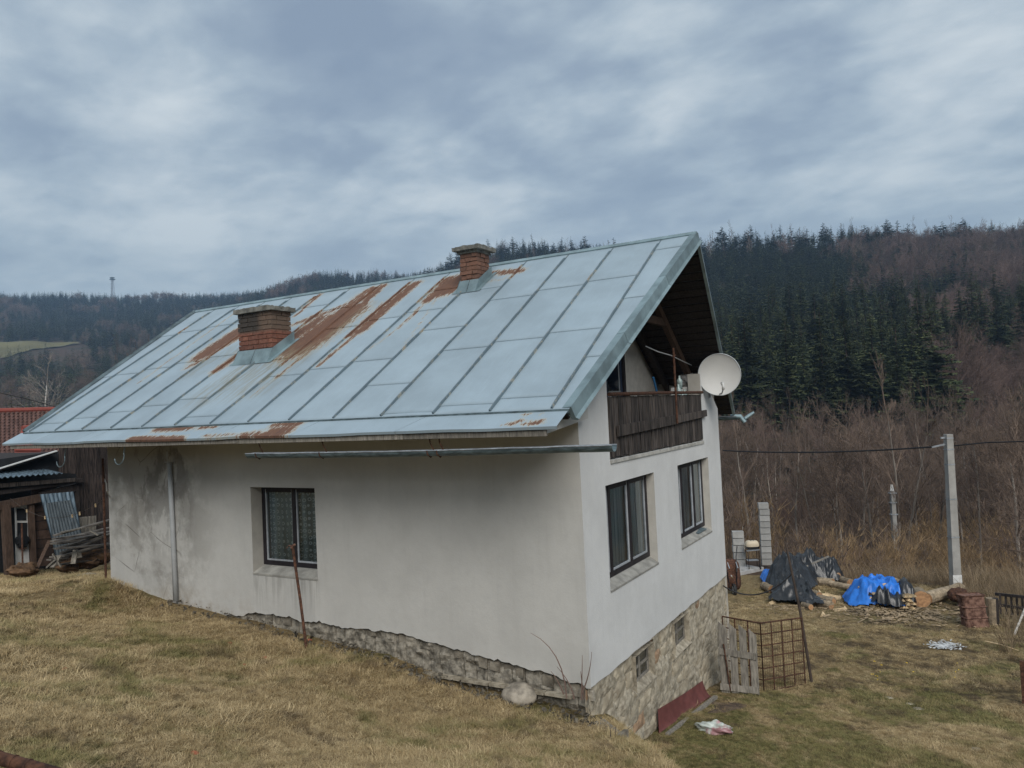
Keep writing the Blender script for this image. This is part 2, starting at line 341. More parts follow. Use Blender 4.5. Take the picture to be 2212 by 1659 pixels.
MAT['turf'] = m_turf('turf', .62); MAT['blades'] = m_turf('grass_blades', 1.0, True)
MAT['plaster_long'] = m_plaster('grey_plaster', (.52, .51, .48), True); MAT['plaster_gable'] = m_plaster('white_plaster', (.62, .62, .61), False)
MAT['plaster_plain'] = simple('cream_plaster', (.47, .45, .41), var=.1, bump=.2)
MAT['reveal'] = simple('reveal_plaster', (.42, .40, .36), var=.1, scale=3, bump=.2)
MAT['roof'] = m_roof('zinc_roof', (.345, .425, .475)); MAT['seam_shade_rust'] = m_roof('seam_zinc_shaded_rusty', (.13, .175, .20)); MAT['zinc'] = simple('zinc_trim', (.20, .27, .29), .5, .3, .25, 3); MAT['zinc_dark'] = simple('old_zinc', (.12, .16, .175), .5, .4, .45, 7, stretch=(1, 4, 4))  # rib seams: side shading put into a darker zinc base, with real rust
MAT['seam'] = simple('seam_zinc', (.20, .26, .28), .5, .4, .3, 3)
MAT['brick'] = m_brick('chimney_brick'); MAT['mortar'] = simple('mortar', (.26, .235, .20), var=.3, scale=9, bump=.6)
MAT['concrete'] = simple('concrete', (.33, .32, .29), var=.25, scale=5, bump=.6, bscale=40)
MAT['cap'] = simple('weathered_cap', (.17, .165, .145), var=.4, scale=7, bump=1., bscale=40); MAT['rubble'] = simple('crumbled_masonry', (.20, .18, .145), var=.5, scale=10, c2=(.36, .325, .265), bump=1., bscale=30, rnd=0); MAT['skirt'] = simple('dirty_cement', (.19, .165, .13), var=.45, scale=4, c2=(.30, .265, .21), bump=1., bscale=25, rnd=0); MAT['soil'] = simple('dark_soil', (.085, .07, .055), var=.5, scale=7, bump=1., bscale=20)
MAT['block'] = simple('concrete_block', (.32, .315, .30), var=.12, scale=6, bump=.3); MAT['slab'] = simple('paving_concrete', (.42, .41, .40), var=.15, scale=4, bump=.3)
MAT['stone'] = simple('foundation_stone', (.37, .31, .225), var=.25, scale=5, c2=(.48, .42, .315), bump=.7, bscale=22, rnd=.12); MAT['stone_warm'] = simple('warm_sandstone', (.33, .22, .14), var=.3, scale=7, bump=.9, bscale=22)
MAT['pebble_mortar'] = simple('rough_lime_mortar', (.36, .31, .23), var=.4, scale=9, c2=(.48, .425, .33), bump=.8, bscale=38)
MAT['old_wood'] = simple('weathered_boards', (.024, .020, .019), var=.65, c2=(.115, .095, .083), scale=5, bump=.5, bscale=30, stretch=(6, 6, .5), rnd=.35)
MAT['shed_wood'] = simple('tarred_boards', (.022, .018, .018), var=.6, scale=6, c2=(.07, .052, .045), bump=.5, stretch=(6, 6, .6), rnd=.35)
MAT['dark_wood'] = simple('dark_wood', (.035, .028, .026), var=.4, scale=6, bump=.4, stretch=(5, 5, 1))
MAT['umber_wood'] = simple('umber_planks', (.055, .034, .025), var=.4, scale=5, bump=.4, rnd=.3)
MAT['grey_wood'] = simple('grey_weathered_wood', (.22, .20, .17), var=.4, scale=5, bump=.6, bscale=40, stretch=(8, 8, 1), rnd=.25)
MAT['brown_wood'] = simple('brown_timber', (.072, .046, .033), var=.35, scale=6, bump=.4, stretch=(5, 5, 1), rnd=.2)
MAT['pale_wood'] = simple('fresh_cut_wood', (.56, .42, .25), var=.25, scale=12, bump=.3, rnd=.25); MAT['bark'] = simple('log_bark', (.30, .235, .16), var=.4, scale=9, bump=1., bscale=25, rnd=.3)
MAT['end_grain'] = simple('log_end', (.36, .20, .10), var=.3, scale=14)
MAT['frame'] = simple('dark_window_frame', (.020, .017, .020), .5, var=.3); MAT['frame_blue'] = simple('dark_blue_door', (.022, .035, .065), .45, var=.2); MAT['sash'] = simple('white_sash_edge', (.36, .38, .40), .6, var=.15)
MAT['rust'] = simple('rusty_iron', (.060, .030, .022), .9, 0, .45, 20, c2=(.125, .058, .034), bump=.5, bscale=60); MAT['rust_light'] = simple('flaking_rust', (.10, .042, .030), .9, 0, .45, 9, c2=(.26, .15, .11), bump=.6, bscale=40)
MAT['red_sheet'] = simple('red_primer_sheet', (.135, .045, .040), .6, 0, .25, 4, bump=.15)
MAT['black'] = simple('black_plastic', (.012, .012, .014), .35, var=.3, rnd=0); MAT['rubber'] = simple('black_rubber', (.02, .02, .02), .7, var=.2)
MAT['tarp_black'] = simple('black_tarp', (.015, .016, .018), .36, var=.3, scale=3, bump=.15, bscale=14, rnd=0, spec=.6); MAT['tarp_blue'] = simple('blue_tarp', (.018, .17, .62), .42, var=.2, scale=5, bump=.3, bscale=14, rnd=0, spec=.5)
MAT['white_paint'] = simple('white_paint', (.62, .62, .60), .6, var=.1); MAT['dish'] = simple('dish_enamel', (.55, .545, .525), .45, 0, .05, 2, rnd=0); MAT['pvc'] = simple('grey_pvc', (.50, .52, .53), .5, 0, .12, 3)
MAT['cream'] = simple('cream_enamel', (.62, .52, .38), .4, var=.08); MAT['steel'] = simple('galvanised', (.35, .37, .39), .45, .5, .3, 9); MAT['corr'] = simple('corrugated_zinc', (.10, .14, .17), .55, .3, .5, 2.5, c2=(.18, .25, .31), stretch=(5, 5, .6)); MAT['corr_old'] = simple('dull_corrugated_sheet', (.065, .080, .090), .65, .2, .35, 3, stretch=(6, 6, .5))
MAT['tile'] = simple('clay_tile', (.095, .050, .044), .85, 0, .4, 5, c2=(.16, .088, .070), bump=.4, rnd=.25); MAT['tile_red'] = simple('red_ridge_cap', (.27, .07, .052), .7, 0, .12, 4)
MAT['pole'] = simple('pole_concrete', (.29, .28, .26), .9, 0, .15, 3, bump=.4); MAT['wire'] = simple('cable', (.02, .02, .022), .7, rnd=0)
MAT['spruce'] = simple('spruce_needles', (.042, .070, .032), .9, 0, .5, 14, c2=(.105, .118, .045), rnd=.45); MAT['pine'] = simple('pine_needles', (.030, .055, .034), .9, 0, .4, .5, c2=(.055, .085, .05), rnd=.3)
MAT['bark_grey'] = simple('grey_tree_bark', (.25, .215, .18), .95, 0, .35, 4, rnd=.3); MAT['bark_white'] = simple('birch_bark', (.46, .43, .39), .9, 0, .5, 7, stretch=(1, 1, 4)); MAT['bark_dark'] = simple('dark_tree_bark', (.07, .052, .042), .95, 0, .3, 4)
MAT['twig'] = simple('twigs', (.155, .112, .085), .95, 0, .25, 1, rnd=.3); MAT['twig_red'] = simple('reddish_twigs', (.145, .098, .080), .95, 0, .25, 1, rnd=.25); MAT['twig_gold'] = simple('golden_shoots', (.26, .175, .095), .95, 0, .3, 1, rnd=.3)
MAT['reed'] = simple('dry_tall_grass', (.25, .185, .115), .95, 0, .3, 2, rnd=.3)
def m_forest_floor():
    t = NT('forest_floor'); n = t.noise(.06, 5, .6); b = t.noise(.6, 5, .6)
    c = t.mix(t.rng(n, .4, .6), (.075, .050, .036), (.045, .042, .026)); c = t.mix(t.rng(b, .5, .7, 0, .6), c, (.13, .09, .055)); return t.done(c, .95, 0, .1)
MAT['floor'] = m_forest_floor(); MAT['field'] = simple('field_grass', (.14, .125, .055), .95, 0, .2, .03, rnd=0)
def m_glass():
    t = NT('window_glass'); tr = t.N.new('ShaderNodeBsdfTransparent'); tr.inputs[0].default_value = (.75, .82, .84, 1); gl = t.N.new('ShaderNodeBsdfGlossy'); gl.inputs['Roughness'].default_value = .06; gl.inputs[0].default_value = (.8, .85, .88, 1)
    fr = t.N.new('ShaderNodeFresnel'); fr.inputs[0].default_value = 1.5; f = t.math('MULTIPLY_ADD', fr.outputs[0], 1.6, .07); ms = t.N.new('ShaderNodeMixShader'); t.L.new(f, ms.inputs[0]); t.L.new(tr.outputs[0], ms.inputs[1]); t.L.new(gl.outputs[0], ms.inputs[2]); t.L.new(ms.outputs[0], t.out.inputs[0]); return t.m
MAT['glass'] = m_glass()
def m_lace():
    t = NT('lace_curtain'); x, y, z = t.xyz(); v = t.map(t.pos(), (9.5, 0, 9.5), loc=(0, .06, 0))
    n = t.N.new('ShaderNodeTexVoronoi'); n.inputs['Scale'].default_value = 1.; n.inputs['Randomness'].default_value = .30; t.L.new(v, n.inputs['Vector'])
    ring = t.math('MULTIPLY', t.rng(n.outputs[0], .17, .22), t.rng(n.outputs[0], .27, .33, 1., 0.)); fold = t.noise(6, 3, .5, t.map(t.pos(), (1, 1, .05)))
    c = t.mix(t.rng(fold, .35, .65), (.14, .18, .185), (.34, .40, .40)); c = t.mix(t.math('MULTIPLY', ring, .7), c, (.80, .85, .85)); return t.done(c, .9)
MAT['lace'] = m_lace(); MAT['drape'] = simple('sky_tinted_drape', (.28, .40, .44), .9, 0, .45, 3, c2=(.66, .72, .72), stretch=(1, 7, .1)); MAT['dark'] = simple('dark_room', (.012, .013, .015), .9, rnd=0)  # gable drape colour carries the teal-grey sky reflection of the panes
def m_bag():
    t = NT('carrier_bag'); n = t.noise(4, 3, .5, t.obj()); c = t.mix(t.rng(n, .48, .60), (.50, .55, .51), (.33, .17, .18)); return t.done(c, .4)
MAT['bag'] = m_bag()
# ================================================================== SETTING: ground and hills
def build_ground():
    ph = np.concatenate([np.linspace(-0.78, 0.80, 420), np.linspace(0.80, 2*math.pi-0.78, 110)[1:-1]])
    def sheet(rs, name, mat):
        D, P = np.meshgrid(rs, ph, indexing='ij')
        fx, fy = -math.sin(YAW), math.cos(YAW); rx, ry = math.cos(YAW), math.sin(YAW)
        X = CAM[0]+D*(np.cos(P)*fx+np.sin(P)*rx); Y = CAM[1]+D*(np.cos(P)*fy+np.sin(P)*ry)
        Z = terrain(X, Y); n, m = D.shape
        V = np.stack([X, Y, Z], -1).reshape(-1, 3); i = np.arange(n-1)[:, None]; j = np.arange(m)[None]; jj = (j+1) % m
        F = np.stack([i*m+j+0*jj, (i+1)*m+j+0*jj, (i+1)*m+jj+0*j, i*m+jj+0*j], -1).reshape(-1, 4)
        me = mesh_from(name, V, F, mat, True); o = bpy.data.objects.new(name, me); col.objects.link(o); ORG[o] = np.zeros(3); tag(o, kind='structure'); return o
    r1 = np.concatenate([[0.05, .6, 1.2], np.exp(np.linspace(math.log(1.8), math.log(28.0), 300))])
    r2 = np.concatenate([np.linspace(28.0, 44, 30), np.exp(np.linspace(math.log(45), math.log(1490), 130))])
    sheet(r1, 'ground', MAT['turf']); sheet(r2, 'hillside', MAT['floor'])
    # far pasture: a strip of open grass between two woods
    us = np.linspace(-260, 172, 40); ds = np.linspace(640, 730, 10); V = []
    for a in range(len(us)):
        p = math.atan((us[a]-1106)/FPX); w = np.clip((172-us[a])/172., 0.05, 1)
        for b in range(len(ds)):
            d = 728-(728-ds[b])*min(1, w); x = CAM[0]+d*(math.cos(p)*-math.sin(YAW)+math.sin(p)*math.cos(YAW)); y = CAM[1]+d*(math.cos(p)*math.cos(YAW)+math.sin(p)*math.sin(YAW))
            V.append((x, y, 1.2+gz(x, y)))
    m = len(ds); F = [(a*m+b, (a+1)*m+b, (a+1)*m+b+1, a*m+b+1) for a in range(len(us)-1) for b in range(m-1)]
    o = part('pasture', MB().add(V, F), MAT['field'], loc=V[0]); tag(o, kind='structure')
build_ground()
# ================================================================== HOUSE
L, W = 10.383, 7.0
house = thing('house', 'white plastered house with a rusty metal roof, two brick chimneys and a stone basement', 'house', (-L/2, W/2, -2.6))
K0, K1 = (-.986, 1.159), (3.5, 4.0)
SN = np.array([0, -(K1[1]-K0[1]), K1[0]-K0[0]]); SN /= np.linalg.norm(SN)
def RP(x, v, h=0.): return np.array([x, K0[0]+v*(K1[0]-K0[0]), K0[1]+v*(K1[1]-K0[1])])+SN*h
def xr(v): return .367+.365*v
def xl(v): return -11.48-.62*v
# ---- masonry core and plaster skins, cut out for the openings
def wall_sheet(us, zs, holes, put, mat, name, jag=None, top=None):
    mb = MB(); us = sorted(set(us)); 
    for i in range(len(us)-1):
        u0, u1 = us[i], us[i+1]; uc = (u0+u1)/2
        for j in range(len(zs)-1):
            z0, z1 = zs[j], zs[j+1]; zc = (z0+z1)/2
            if any(h[0] < uc < h[1] and h[2] < zc < h[3] for h in holes): continue
            a0 = a1 = z0; b0 = b1 = z1
            if j == 0 and jag: a0, a1 = jag(u0), jag(u1)
            if top: b0, b1 = min(z1, top(u0)), min(z1, top(u1)); a0, a1 = min(a0, b0), min(a1, b1)
            if b0-a0 < 1e-5 and b1-a1 < 1e-5: continue
            mb.quad(put(u0, a0), put(u1, a1), put(u1, b1), put(u0, b0))
    return part(name, mb, mat, house)
LW = (-6.292, -4.785, -1.428, .044)
def jag_long(x):
    base = float(np.interp(x, [-10.4, -9, -7.5, -6.2, -5, -4.2, -3.4, -2.4, -1.2, -.55, 0], [-2.2, -2.35, -2.3, -2.12, -2.14, -2.13, -2.13, -2.22, -2.33, -2.42, -2.515]))
    a = 0 if (x > -.02) else 1
    return base+a*(0.085*float(vnoise(x*5.3, 1.5))+0.05*float(vnoise(x*19, 4.2)))
xs = list(np.linspace(-L, 0, 170))+[LW[0], LW[1]]
TOPZ = 1.70
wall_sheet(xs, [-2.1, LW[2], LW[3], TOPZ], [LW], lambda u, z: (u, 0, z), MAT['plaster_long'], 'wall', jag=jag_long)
GW = [(.805, 2.83, -1.428, .044), (4.089, 6.066, -1.428, .044)]; BAL = (1.026, 5.803, .393, 9.0)
def top_g(y): return float(np.interp(y, [0, .986, 1.026, 3.5, 5.80, 6.4, 7.0], [1.62, 2.22, 2.25, 3.8, 1.75, 1.42, 1.0]))
def jag_g(y): return -2.515+.028*float(vnoise(y*3.1, 3.))+.012*float(vnoise(y*13, 9))
ys = list(np.linspace(0, W, 60))+[.805, 2.83, 4.089, 6.066, 1.026, 5.803]
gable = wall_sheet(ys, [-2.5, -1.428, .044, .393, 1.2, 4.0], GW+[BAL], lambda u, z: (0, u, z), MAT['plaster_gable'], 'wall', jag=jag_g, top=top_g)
gable['label'] = 'whiter gable wall with the balcony opening'
mb = MB()   # plaster edge thickness, the far and left walls, basement walls behind the stones
for i in range(169):
    a, b = xs[i], xs[i+1]; mb.quad((a, 0, jag_long(a)), (b, 0, jag_long(b)), (b, .045, jag_long(b)), (a, .045, jag_long(a)))
for i in range(59):
    a, b = ys[i], ys[i+1]; mb.quad((0, a, jag_g(a)), (0, b, jag_g(b)), (-.06, b, jag_g(b)), (-.06, a, jag_g(a)))
part('plaster_edge', mb, MAT['pebble_mortar'], house)
mb = MB(); mb.quad((-L, 0, -3.2), (-L, W, -3.2), (-L, W, 1.2), (-L, 0, 1.7)); mb.quad((-L, 0, 1.7), (-L, W, 1.2), (-L, 3.5, 3.8), (-L, 3.5, 3.8)); mb.quad((-L, W, -4.6), (0, W, -4.6), (0, W, 1.0), (-L, W, 1.0))
part('wall', mb, MAT['plaster_plain'], house)
# exposed rubble strip under the plaster of the long wall
mb = MB(); nx = 420; nz = 22
def ragged(x, z): return .048+.065*float(fbm(np.array(x*5.), np.array(z*8.), 4))+.03*(abs(((x*4.9) % 1)-.5) > .46)
V = []; F = []
for i in range(nx+1):
    x = -L+.01+(L-.05)*i/nx; zt = jag_long(x)+.05
    for j in range(nz+1): z = -3.25+(zt+3.25)*j/nz; V.append((x, ragged(x, z)-.0, z))
for i in range(nx):
    for j in range(nz): a = i*(nz+1)+j; F.append((a, a+nz+1, a+nz+2, a+1))
part('rubble_wall', MB().add(V, F), MAT['rubble'], house)
# brick ends and blocks showing where the plaster fell off
mb_ = None; rnd = random.Random(3)
for k in range(34):
    x = -6.9+k*.205; z1 = jag_long(x+.1)-.035; z0 = z1-.10-rnd.random()*.05
    
    if rnd.random() < .2: continue
    b = MB().box((x+.012, .022+rnd.random()*.03, z0+rnd.uniform(-.02, .03)), (x+rnd.uniform(.13, .19), .10, z1), .014, rnd); part('exposed_block', b, MAT['skirt'] if rnd.random() < .5 else MAT['rubble'], house)
# the cracked cement skirt along the wall foot
V = []; F = []; n = 320; prof = [(0.055, .17), (.02, .14), (-.05, .05), (-.20, .03), (-.32, -.05), (-.34, -.3)]
for i in range(n+1):
    x = -9.2+9.28*i/n; g = gz(x, -.25); taper = min(1, (x+9.2)/1.5)
    for k, (py, pz) in enumerate(prof):
        w = 1+.25*float(vnoise(x*1.3, k*.7)); V.append((x, py*w+.05*float(fbm(np.array(x*4.), k*1.3, 3)), g+pz*taper*(.35+.75*min(1, (x+9)/6.5))+.035*float(fbm(np.array(x*5.), k*.9+5, 3))))
for i in range(n):
    for k in range(len(prof)-1): a = i*len(prof)+k; F.append((a, a+1, a+len(prof)+1, a+len(prof)))
V = []; F = []; rnd = random.Random(77)
for _ in range(700):     # crumbled stones and mortar lying along the wall foot
    x = -8.6+8.8*rnd.random()**.7; y = -.05-.32*rnd.random(); s = rnd.choice((.012, .018, .025, .045)); c = np.array([x, y, gz(x, y)+.03+.10*max(0, (y+.2)*3)]); k = len(V)
    for q in range(6): d = np.array([rnd.gauss(0, 1), rnd.gauss(0, 1), rnd.gauss(0, .6)]); V.append(c+d/np.linalg.norm(d)*s*rnd.uniform(.7, 1.2))
    F += [(k, k+1, k+2), (k, k+2, k+3), (k, k+3, k+4), (k, k+4, k+1), (k+5, k+2, k+1), (k+5, k+3, k+2), (k+5, k+4, k+3), (k+5, k+1, k+4)]
o = part('rubble_bits', MB().add(V, F), MAT['pebble_mortar'], loc=(-4, -.2, -2.6)); tag(o, kind='stuff')
led = MB()
for q in range(9):
    p0_ = hit(700+q*60, 1417+q*10, 1, -.03); p1_ = hit(757+q*60, 1417+q*10+9.5, 1, -.03); led.beam(p0_+[0, 0, R_.uniform(-.006, .006)], p1_+[0, 0, R_.uniform(-.006, .006)], .10, .035)
part('brick_ledge', led, MAT['pebble_mortar'], house, kind='stuff')
o = part('cement_skirt', MB().add(V, F), MAT['skirt'], loc=(-4, 0, -2.6)); tag(o, kind='structure')
# ---- basement stones on the gable
BW = [(hit(1374, 1440, 0, 0)[1], hit(1415, 1440, 0, 0)[1], hit(1413, 1462, 0, 0)[2], -2.60), (hit(1457, 1350, 0, 0)[1], hit(1490, 1350, 0, 0)[1], hit(1489, 1389, 0, 0)[2], -2.60)]
mb = MB(); yy_ = sorted([0, W]+[q for b in BW for q in b[:2]]); zz_ = sorted(set([-4.75, -2.44]+[q for b in BW for q in b[2:]]))
for y0_, y1_ in zip(yy_[:-1], yy_[1:]):
    for z0_, z1_ in zip(zz_[:-1], zz_[1:]):
        if any(b[0] < (y0_+y1_)/2 < b[1] and b[2] < (z0_+z1_)/2 < b[3] for b in BW): continue
        mb.quad((-.09, y0_, z0_), (-.09, y1_, z0_), (-.09, y1_, z1_), (-.09, y0_, z1_))
fnd = part('foundation', mb, MAT['pebble_mortar'], house)
rnd = random.Random(5); z = -4.72; row = 0
while z < -2.50:
    h = rnd.uniform(.20, .30); z1 = min(z+h, -2.49); y = .0-rnd.random()*.2
    while y < W-.02:
        w = rnd.uniform(.28, .62); y0, y1 = max(y, .005), min(y+w, W-.005)
        for (a, b, c, d) in BW:
            if z1 > c and z < d:
                if y0 < a < y1: y1 = a
                if y0 < b and y0 >= a: y0 = b if y1 > b else y1
        if y1-y0 > .08 and z1-z > .06:
            g = .014; n = 3; P = []; Fc = []
            pro = rnd.uniform(-.012, .018)
            for iy in range(4):
                for iz in range(4):
                    yy = y0+g+(y1-y0-2*g)*iy/3; zz = z+g+(z1-z-2*g)*iz/3; edge = iy in (0, 3) or iz in (0, 3)
                    P.append((-.045 if edge and False else (-.035+pro-(.022 if edge else 0)+rnd.uniform(-.009, .009)), yy+rnd.uniform(-.014, .014), zz+rnd.uniform(-.012, .012)))
            Fc = [(i*4+j, (i+1)*4+j, (i+1)*4+j+1, i*4+j+1) for i in range(3) for j in range(3)]
            base = len(P); rim = [0, 4, 8, 12, 13, 14, 15, 11, 7, 3, 2, 1]
            P += [(-.10, P[r][1], P[r][2]) for r in rim]
            Fc += [(rim[i], base+i, base+(i+1) % 12, rim[(i+1) % 12]) for i in range(12)]
            part('stone', MB().add(P, Fc), MAT['stone_warm'] if rnd.random() < .09 else MAT['stone'], fnd, smooth=False)
        y += w
    z = z1; row += 1
mb = MB(); n = 150
V = []; F = []   # mortar smeared between and over the stones
for i in range(n+1):
    for j in range(61):
        y = W*i/n; z = -4.75+2.27*j/60; V.append((-.041+.055*float(fbm(np.array(y*3.2), np.array(z*4.1), 4))+.02*float(vnoise(y*14, z*14)), y, z))
inh = lambda y, z: any(a-.02 < y < b+.02 and c-.05 < z < d+.03 for a, b, c, d in BW)
for i in range(n):
    for j in range(60):
        if inh(W*(i+.5)/n, -4.75+2.27*(j+.5)/60): continue
        a = i*61+j; F.append((a, a+61, a+62, a+1))
part('mortar_render', MB().add(V, F), MAT['pebble_mortar'], house, smooth=False)
# ---- windows
def window(put, u0, u1, z0, z1, depth, mull, mat_c, label, opener=()):
    """put(u, z, d): a point on the wall moved d into the house"""
    def bx(mb, a0, a1, c0, c1, d0, d1):
        P = [put(a0, c0, d0), put(a1, c0, d0), put(a1, c1, d0), put(a0, c1, d0), put(a0, c0, d1), put(a1, c0, d1), put(a1, c1, d1), put(a0, c1, d1)]
        return mb.add(P, [(0, 1, 2, 3), (4, 7, 6, 5), (0, 4, 5, 1), (1, 5, 6, 2), (2, 6, 7, 3), (3, 7, 4, 0)])
    f = MB(); w = .075; D = depth
    bx(f, u0, u0+w, z0+.10, z1, D, D+.07); bx(f, u1-w, u1, z0+.10, z1, D, D+.07); bx(f, u0+w, u1-w, z1-w*.8, z1, D, D+.07); bx(f, u0+w, u1-w, z0+.10, z0+.10+w, D, D+.07)
    for m in mull: bx(f, m-.04, m+.04, z0+.10+w, z1-w*.8, D-.004, D+.066)
    wo = part('window', f, MAT['frame'], house); wo['label'] = label
    cuts = [u0+w]+[q for m in mull for q in (m-.04, m+.04)]+[u1-w]
    for a, b in zip(cuts[::2], cuts[1::2]):
        s = MB(); t = .022; e = .028; c0, c1 = z0+.10+w, z1-w*.8
        bx(s, a+.002, a+t, c0+.002, c1-.002, D+.012, D+.05); bx(s, b-t, b-.002, c0+.002, c1-.002, D+.012, D+.05); bx(s, a+t, b-t, c0+.002, c0+e, D+.012, D+.05)
        part('sash', s, MAT['sash'], wo)
        t1 = MB(); bx(t1, a+t, b-t, c1-.05, c1-.002, D+.012, D+.05); part('sash_rail', t1, MAT['frame'], wo)
        part('pane', MB().quad(put(a+t, c0+e, D+.03), put(b-t, c0+e, D+.03), put(b-t, c1-.05, D+.03), put(a+t, c1-.05, D+.03)), MAT['glass'], wo)
    nC = 60; V = []; F = []
    for i in range(nC+1):
        u = u0+.10+(u1-u0-.2)*i/nC; dd = D+.085+.012*math.sin(i*1.15)+.006*math.sin(i*2.7)
        V += [put(u, z0+.14, dd), put(u, z1-.06, dd)]
    F = [(2*i, 2*i+2, 2*i+3, 2*i+1) for i in range(nC)]; part('curtain', MB().add(V, F), mat_c, wo, smooth=True)
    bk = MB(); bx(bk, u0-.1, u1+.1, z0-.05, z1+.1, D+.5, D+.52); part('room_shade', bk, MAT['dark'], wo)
    rv = MB(); rv.quad(put(u0, z0, 0), put(u0, z0, D+.3), put(u0, z1, D+.3), put(u0, z1, 0)); rv.quad(put(u1, z0, D+.3), put(u1, z0, 0), put(u1, z1, 0), put(u1, z1, D+.3)); rv.quad(put(u0, z1, 0), put(u0, z1, D+.3), put(u1, z1, D+.3), put(u1, z1, 0))
    part('reveal', rv, MAT['reveal'], wo)
    sl = MB(); P = [put(u0, z0, -.012), put(u1, z0, -.012), put(u1, z0+.10, D+.02), put(u0, z0+.10, D+.02), put(u0, z0-.03, -.008), put(u1, z0-.03, -.008)]
    sl.add(P, [(0, 1, 2, 3), (4, 5, 1, 0)]); sl.add([put(u0, z0, 0), put(u0, z0+.1, D+.02), put(u0, z0, D+.02)], [(0, 1, 2)]); part('sill', sl, MAT['concrete'], wo)
    return wo
pl = lambda u, z, d: (u, d, z); pg = lambda u, z, d: (-d, u, z)
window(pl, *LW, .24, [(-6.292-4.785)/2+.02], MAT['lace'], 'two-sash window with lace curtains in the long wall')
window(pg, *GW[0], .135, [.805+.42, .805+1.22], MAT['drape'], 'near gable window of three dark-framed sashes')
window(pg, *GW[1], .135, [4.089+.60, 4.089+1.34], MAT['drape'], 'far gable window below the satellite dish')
mb = MB(); c = hit(1508, 1150, 0, -.12); mb.add([(-.20, c[1]-.3, -1.33), (-.05, c[1]-.2, -1.375), (-.04, c[1]+.35, -1.365), (-.19, c[1]+.28, -1.31)], [(0, 1, 2, 3)]); mb.add([(-.20, c[1]-.3, -1.335), (-.05, c[1]-.2, -1.380), (-.04, c[1]+.35, -1.370), (-.19, c[1]+.28, -1.315)], [(3, 2, 1, 0)])
o = part('slate_scrap', mb, MAT['zinc_dark'], loc=(-.1, c[1], -1.37)); tag(o, 'loose grey scrap of sheet lying on the sill of the far gable window', 'scrap')
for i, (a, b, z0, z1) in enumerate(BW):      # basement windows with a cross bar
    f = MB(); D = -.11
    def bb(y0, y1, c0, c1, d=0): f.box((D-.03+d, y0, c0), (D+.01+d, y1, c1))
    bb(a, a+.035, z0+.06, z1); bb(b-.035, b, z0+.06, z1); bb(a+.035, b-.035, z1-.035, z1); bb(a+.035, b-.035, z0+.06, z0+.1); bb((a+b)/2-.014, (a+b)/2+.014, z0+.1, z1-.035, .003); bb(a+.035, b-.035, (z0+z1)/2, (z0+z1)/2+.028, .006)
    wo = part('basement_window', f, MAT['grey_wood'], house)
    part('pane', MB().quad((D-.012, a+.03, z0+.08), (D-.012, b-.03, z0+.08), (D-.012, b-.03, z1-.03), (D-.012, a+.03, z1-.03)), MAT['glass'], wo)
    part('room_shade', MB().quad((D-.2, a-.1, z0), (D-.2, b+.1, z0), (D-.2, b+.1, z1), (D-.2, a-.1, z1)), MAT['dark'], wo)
    rv = MB(); rv.quad((.0, a, z0), (D, a, z0+.06), (D, a, z1), (.0, a, z1)); rv.quad((D, b, z0+.06), (0, b, z0), (0, b, z1), (D, b, z1)); rv.quad((-.0, a, z1), (D, a, z1), (D, b, z1), (-.0, b, z1)); rv.add([(.012, a-.03, z0-.02), (-.09, a-.03, z0-.12), (D, a-.03, z0+.07)], [(0, 1, 2)]); rv.quad((.012, a-.03, z0-.02), (.012, b+.05, z0-.02), (D, b, z0+.07), (D, a, z0+.07)); rv.quad((.012, a-.03, z0-.02), (-.09, a-.03, z0-.12), (-.09, b+.05, z0-.12), (.012, b+.05, z0-.02))
    part('reveal', rv, MAT['pebble_mortar'], wo)
# ---- roof
RUST = []; STAIN = []
def rpix(u, v):
    d = ray(u, v); P0 = np.array([0, K0[0], K0[1]]); t = ((P0-CAM)@SN)/(d@SN); q = CAM+d*t; return q[0], (q[1]-K0[0])/(K1[0]-K0[0])
def rs(u0, v0, u1, v1, w, s=.6, lst=None): (RUST if lst is None else lst).append((*rpix(u0, v0), *rpix(u1, v1), w, s))
for a in [(522, 712, 440, 768, .20, .75), (522, 728, 410, 792, .10, .55), (520, 668, 300, 828, .035, .45), (525, 760, 470, 800, .11, .6), (462, 665, 180, 880, .02, .3),
          (800, 628, 645, 742, .16, .62), (745, 680, 650, 750, .34, .8), (690, 690, 636, 730, .15, .7), (826, 619, 700, 735, .09, .7), (700, 735, 600, 815, .045, .55), (600, 815, 540, 860, .03, .4), (760, 655, 640, 700, .10, .55), (694, 636, 636, 685, .05, .6),
          (896, 614, 780, 715, .11, .7), (840, 655, 770, 720, .14, .6), (780, 715, 690, 790, .05, .6), (870, 632, 850, 650, .10, .6), (972, 602, 925, 650, .10, .7), (925, 650, 860, 712, .045, .5), (860, 712, 800, 755, .035, .4),
          (985, 606, 965, 628, .20, .8), (975, 625, 945, 638, .12, .65), (945, 645, 870, 755, .022, .42), (1062, 592, 1122, 586, .10, .62), (1045, 612, 1100, 600, .06, .35), (1300, 575, 1275, 605, .014, .38), (1240, 655, 1215, 690, .014, .36), (1022, 700, 985, 740, .02, .3), (640, 757, 668, 752, .10, .6)]: rs(*a)
for a in [(560, 780, 470, 845, .30, 1.), (610, 770, 540, 840, .22, .8), (500, 760, 430, 800, .18, .6), (800, 660, 560, 850, .10, .6), (640, 765, 690, 745, .12, .8)]: rs(*a, lst=STAIN)
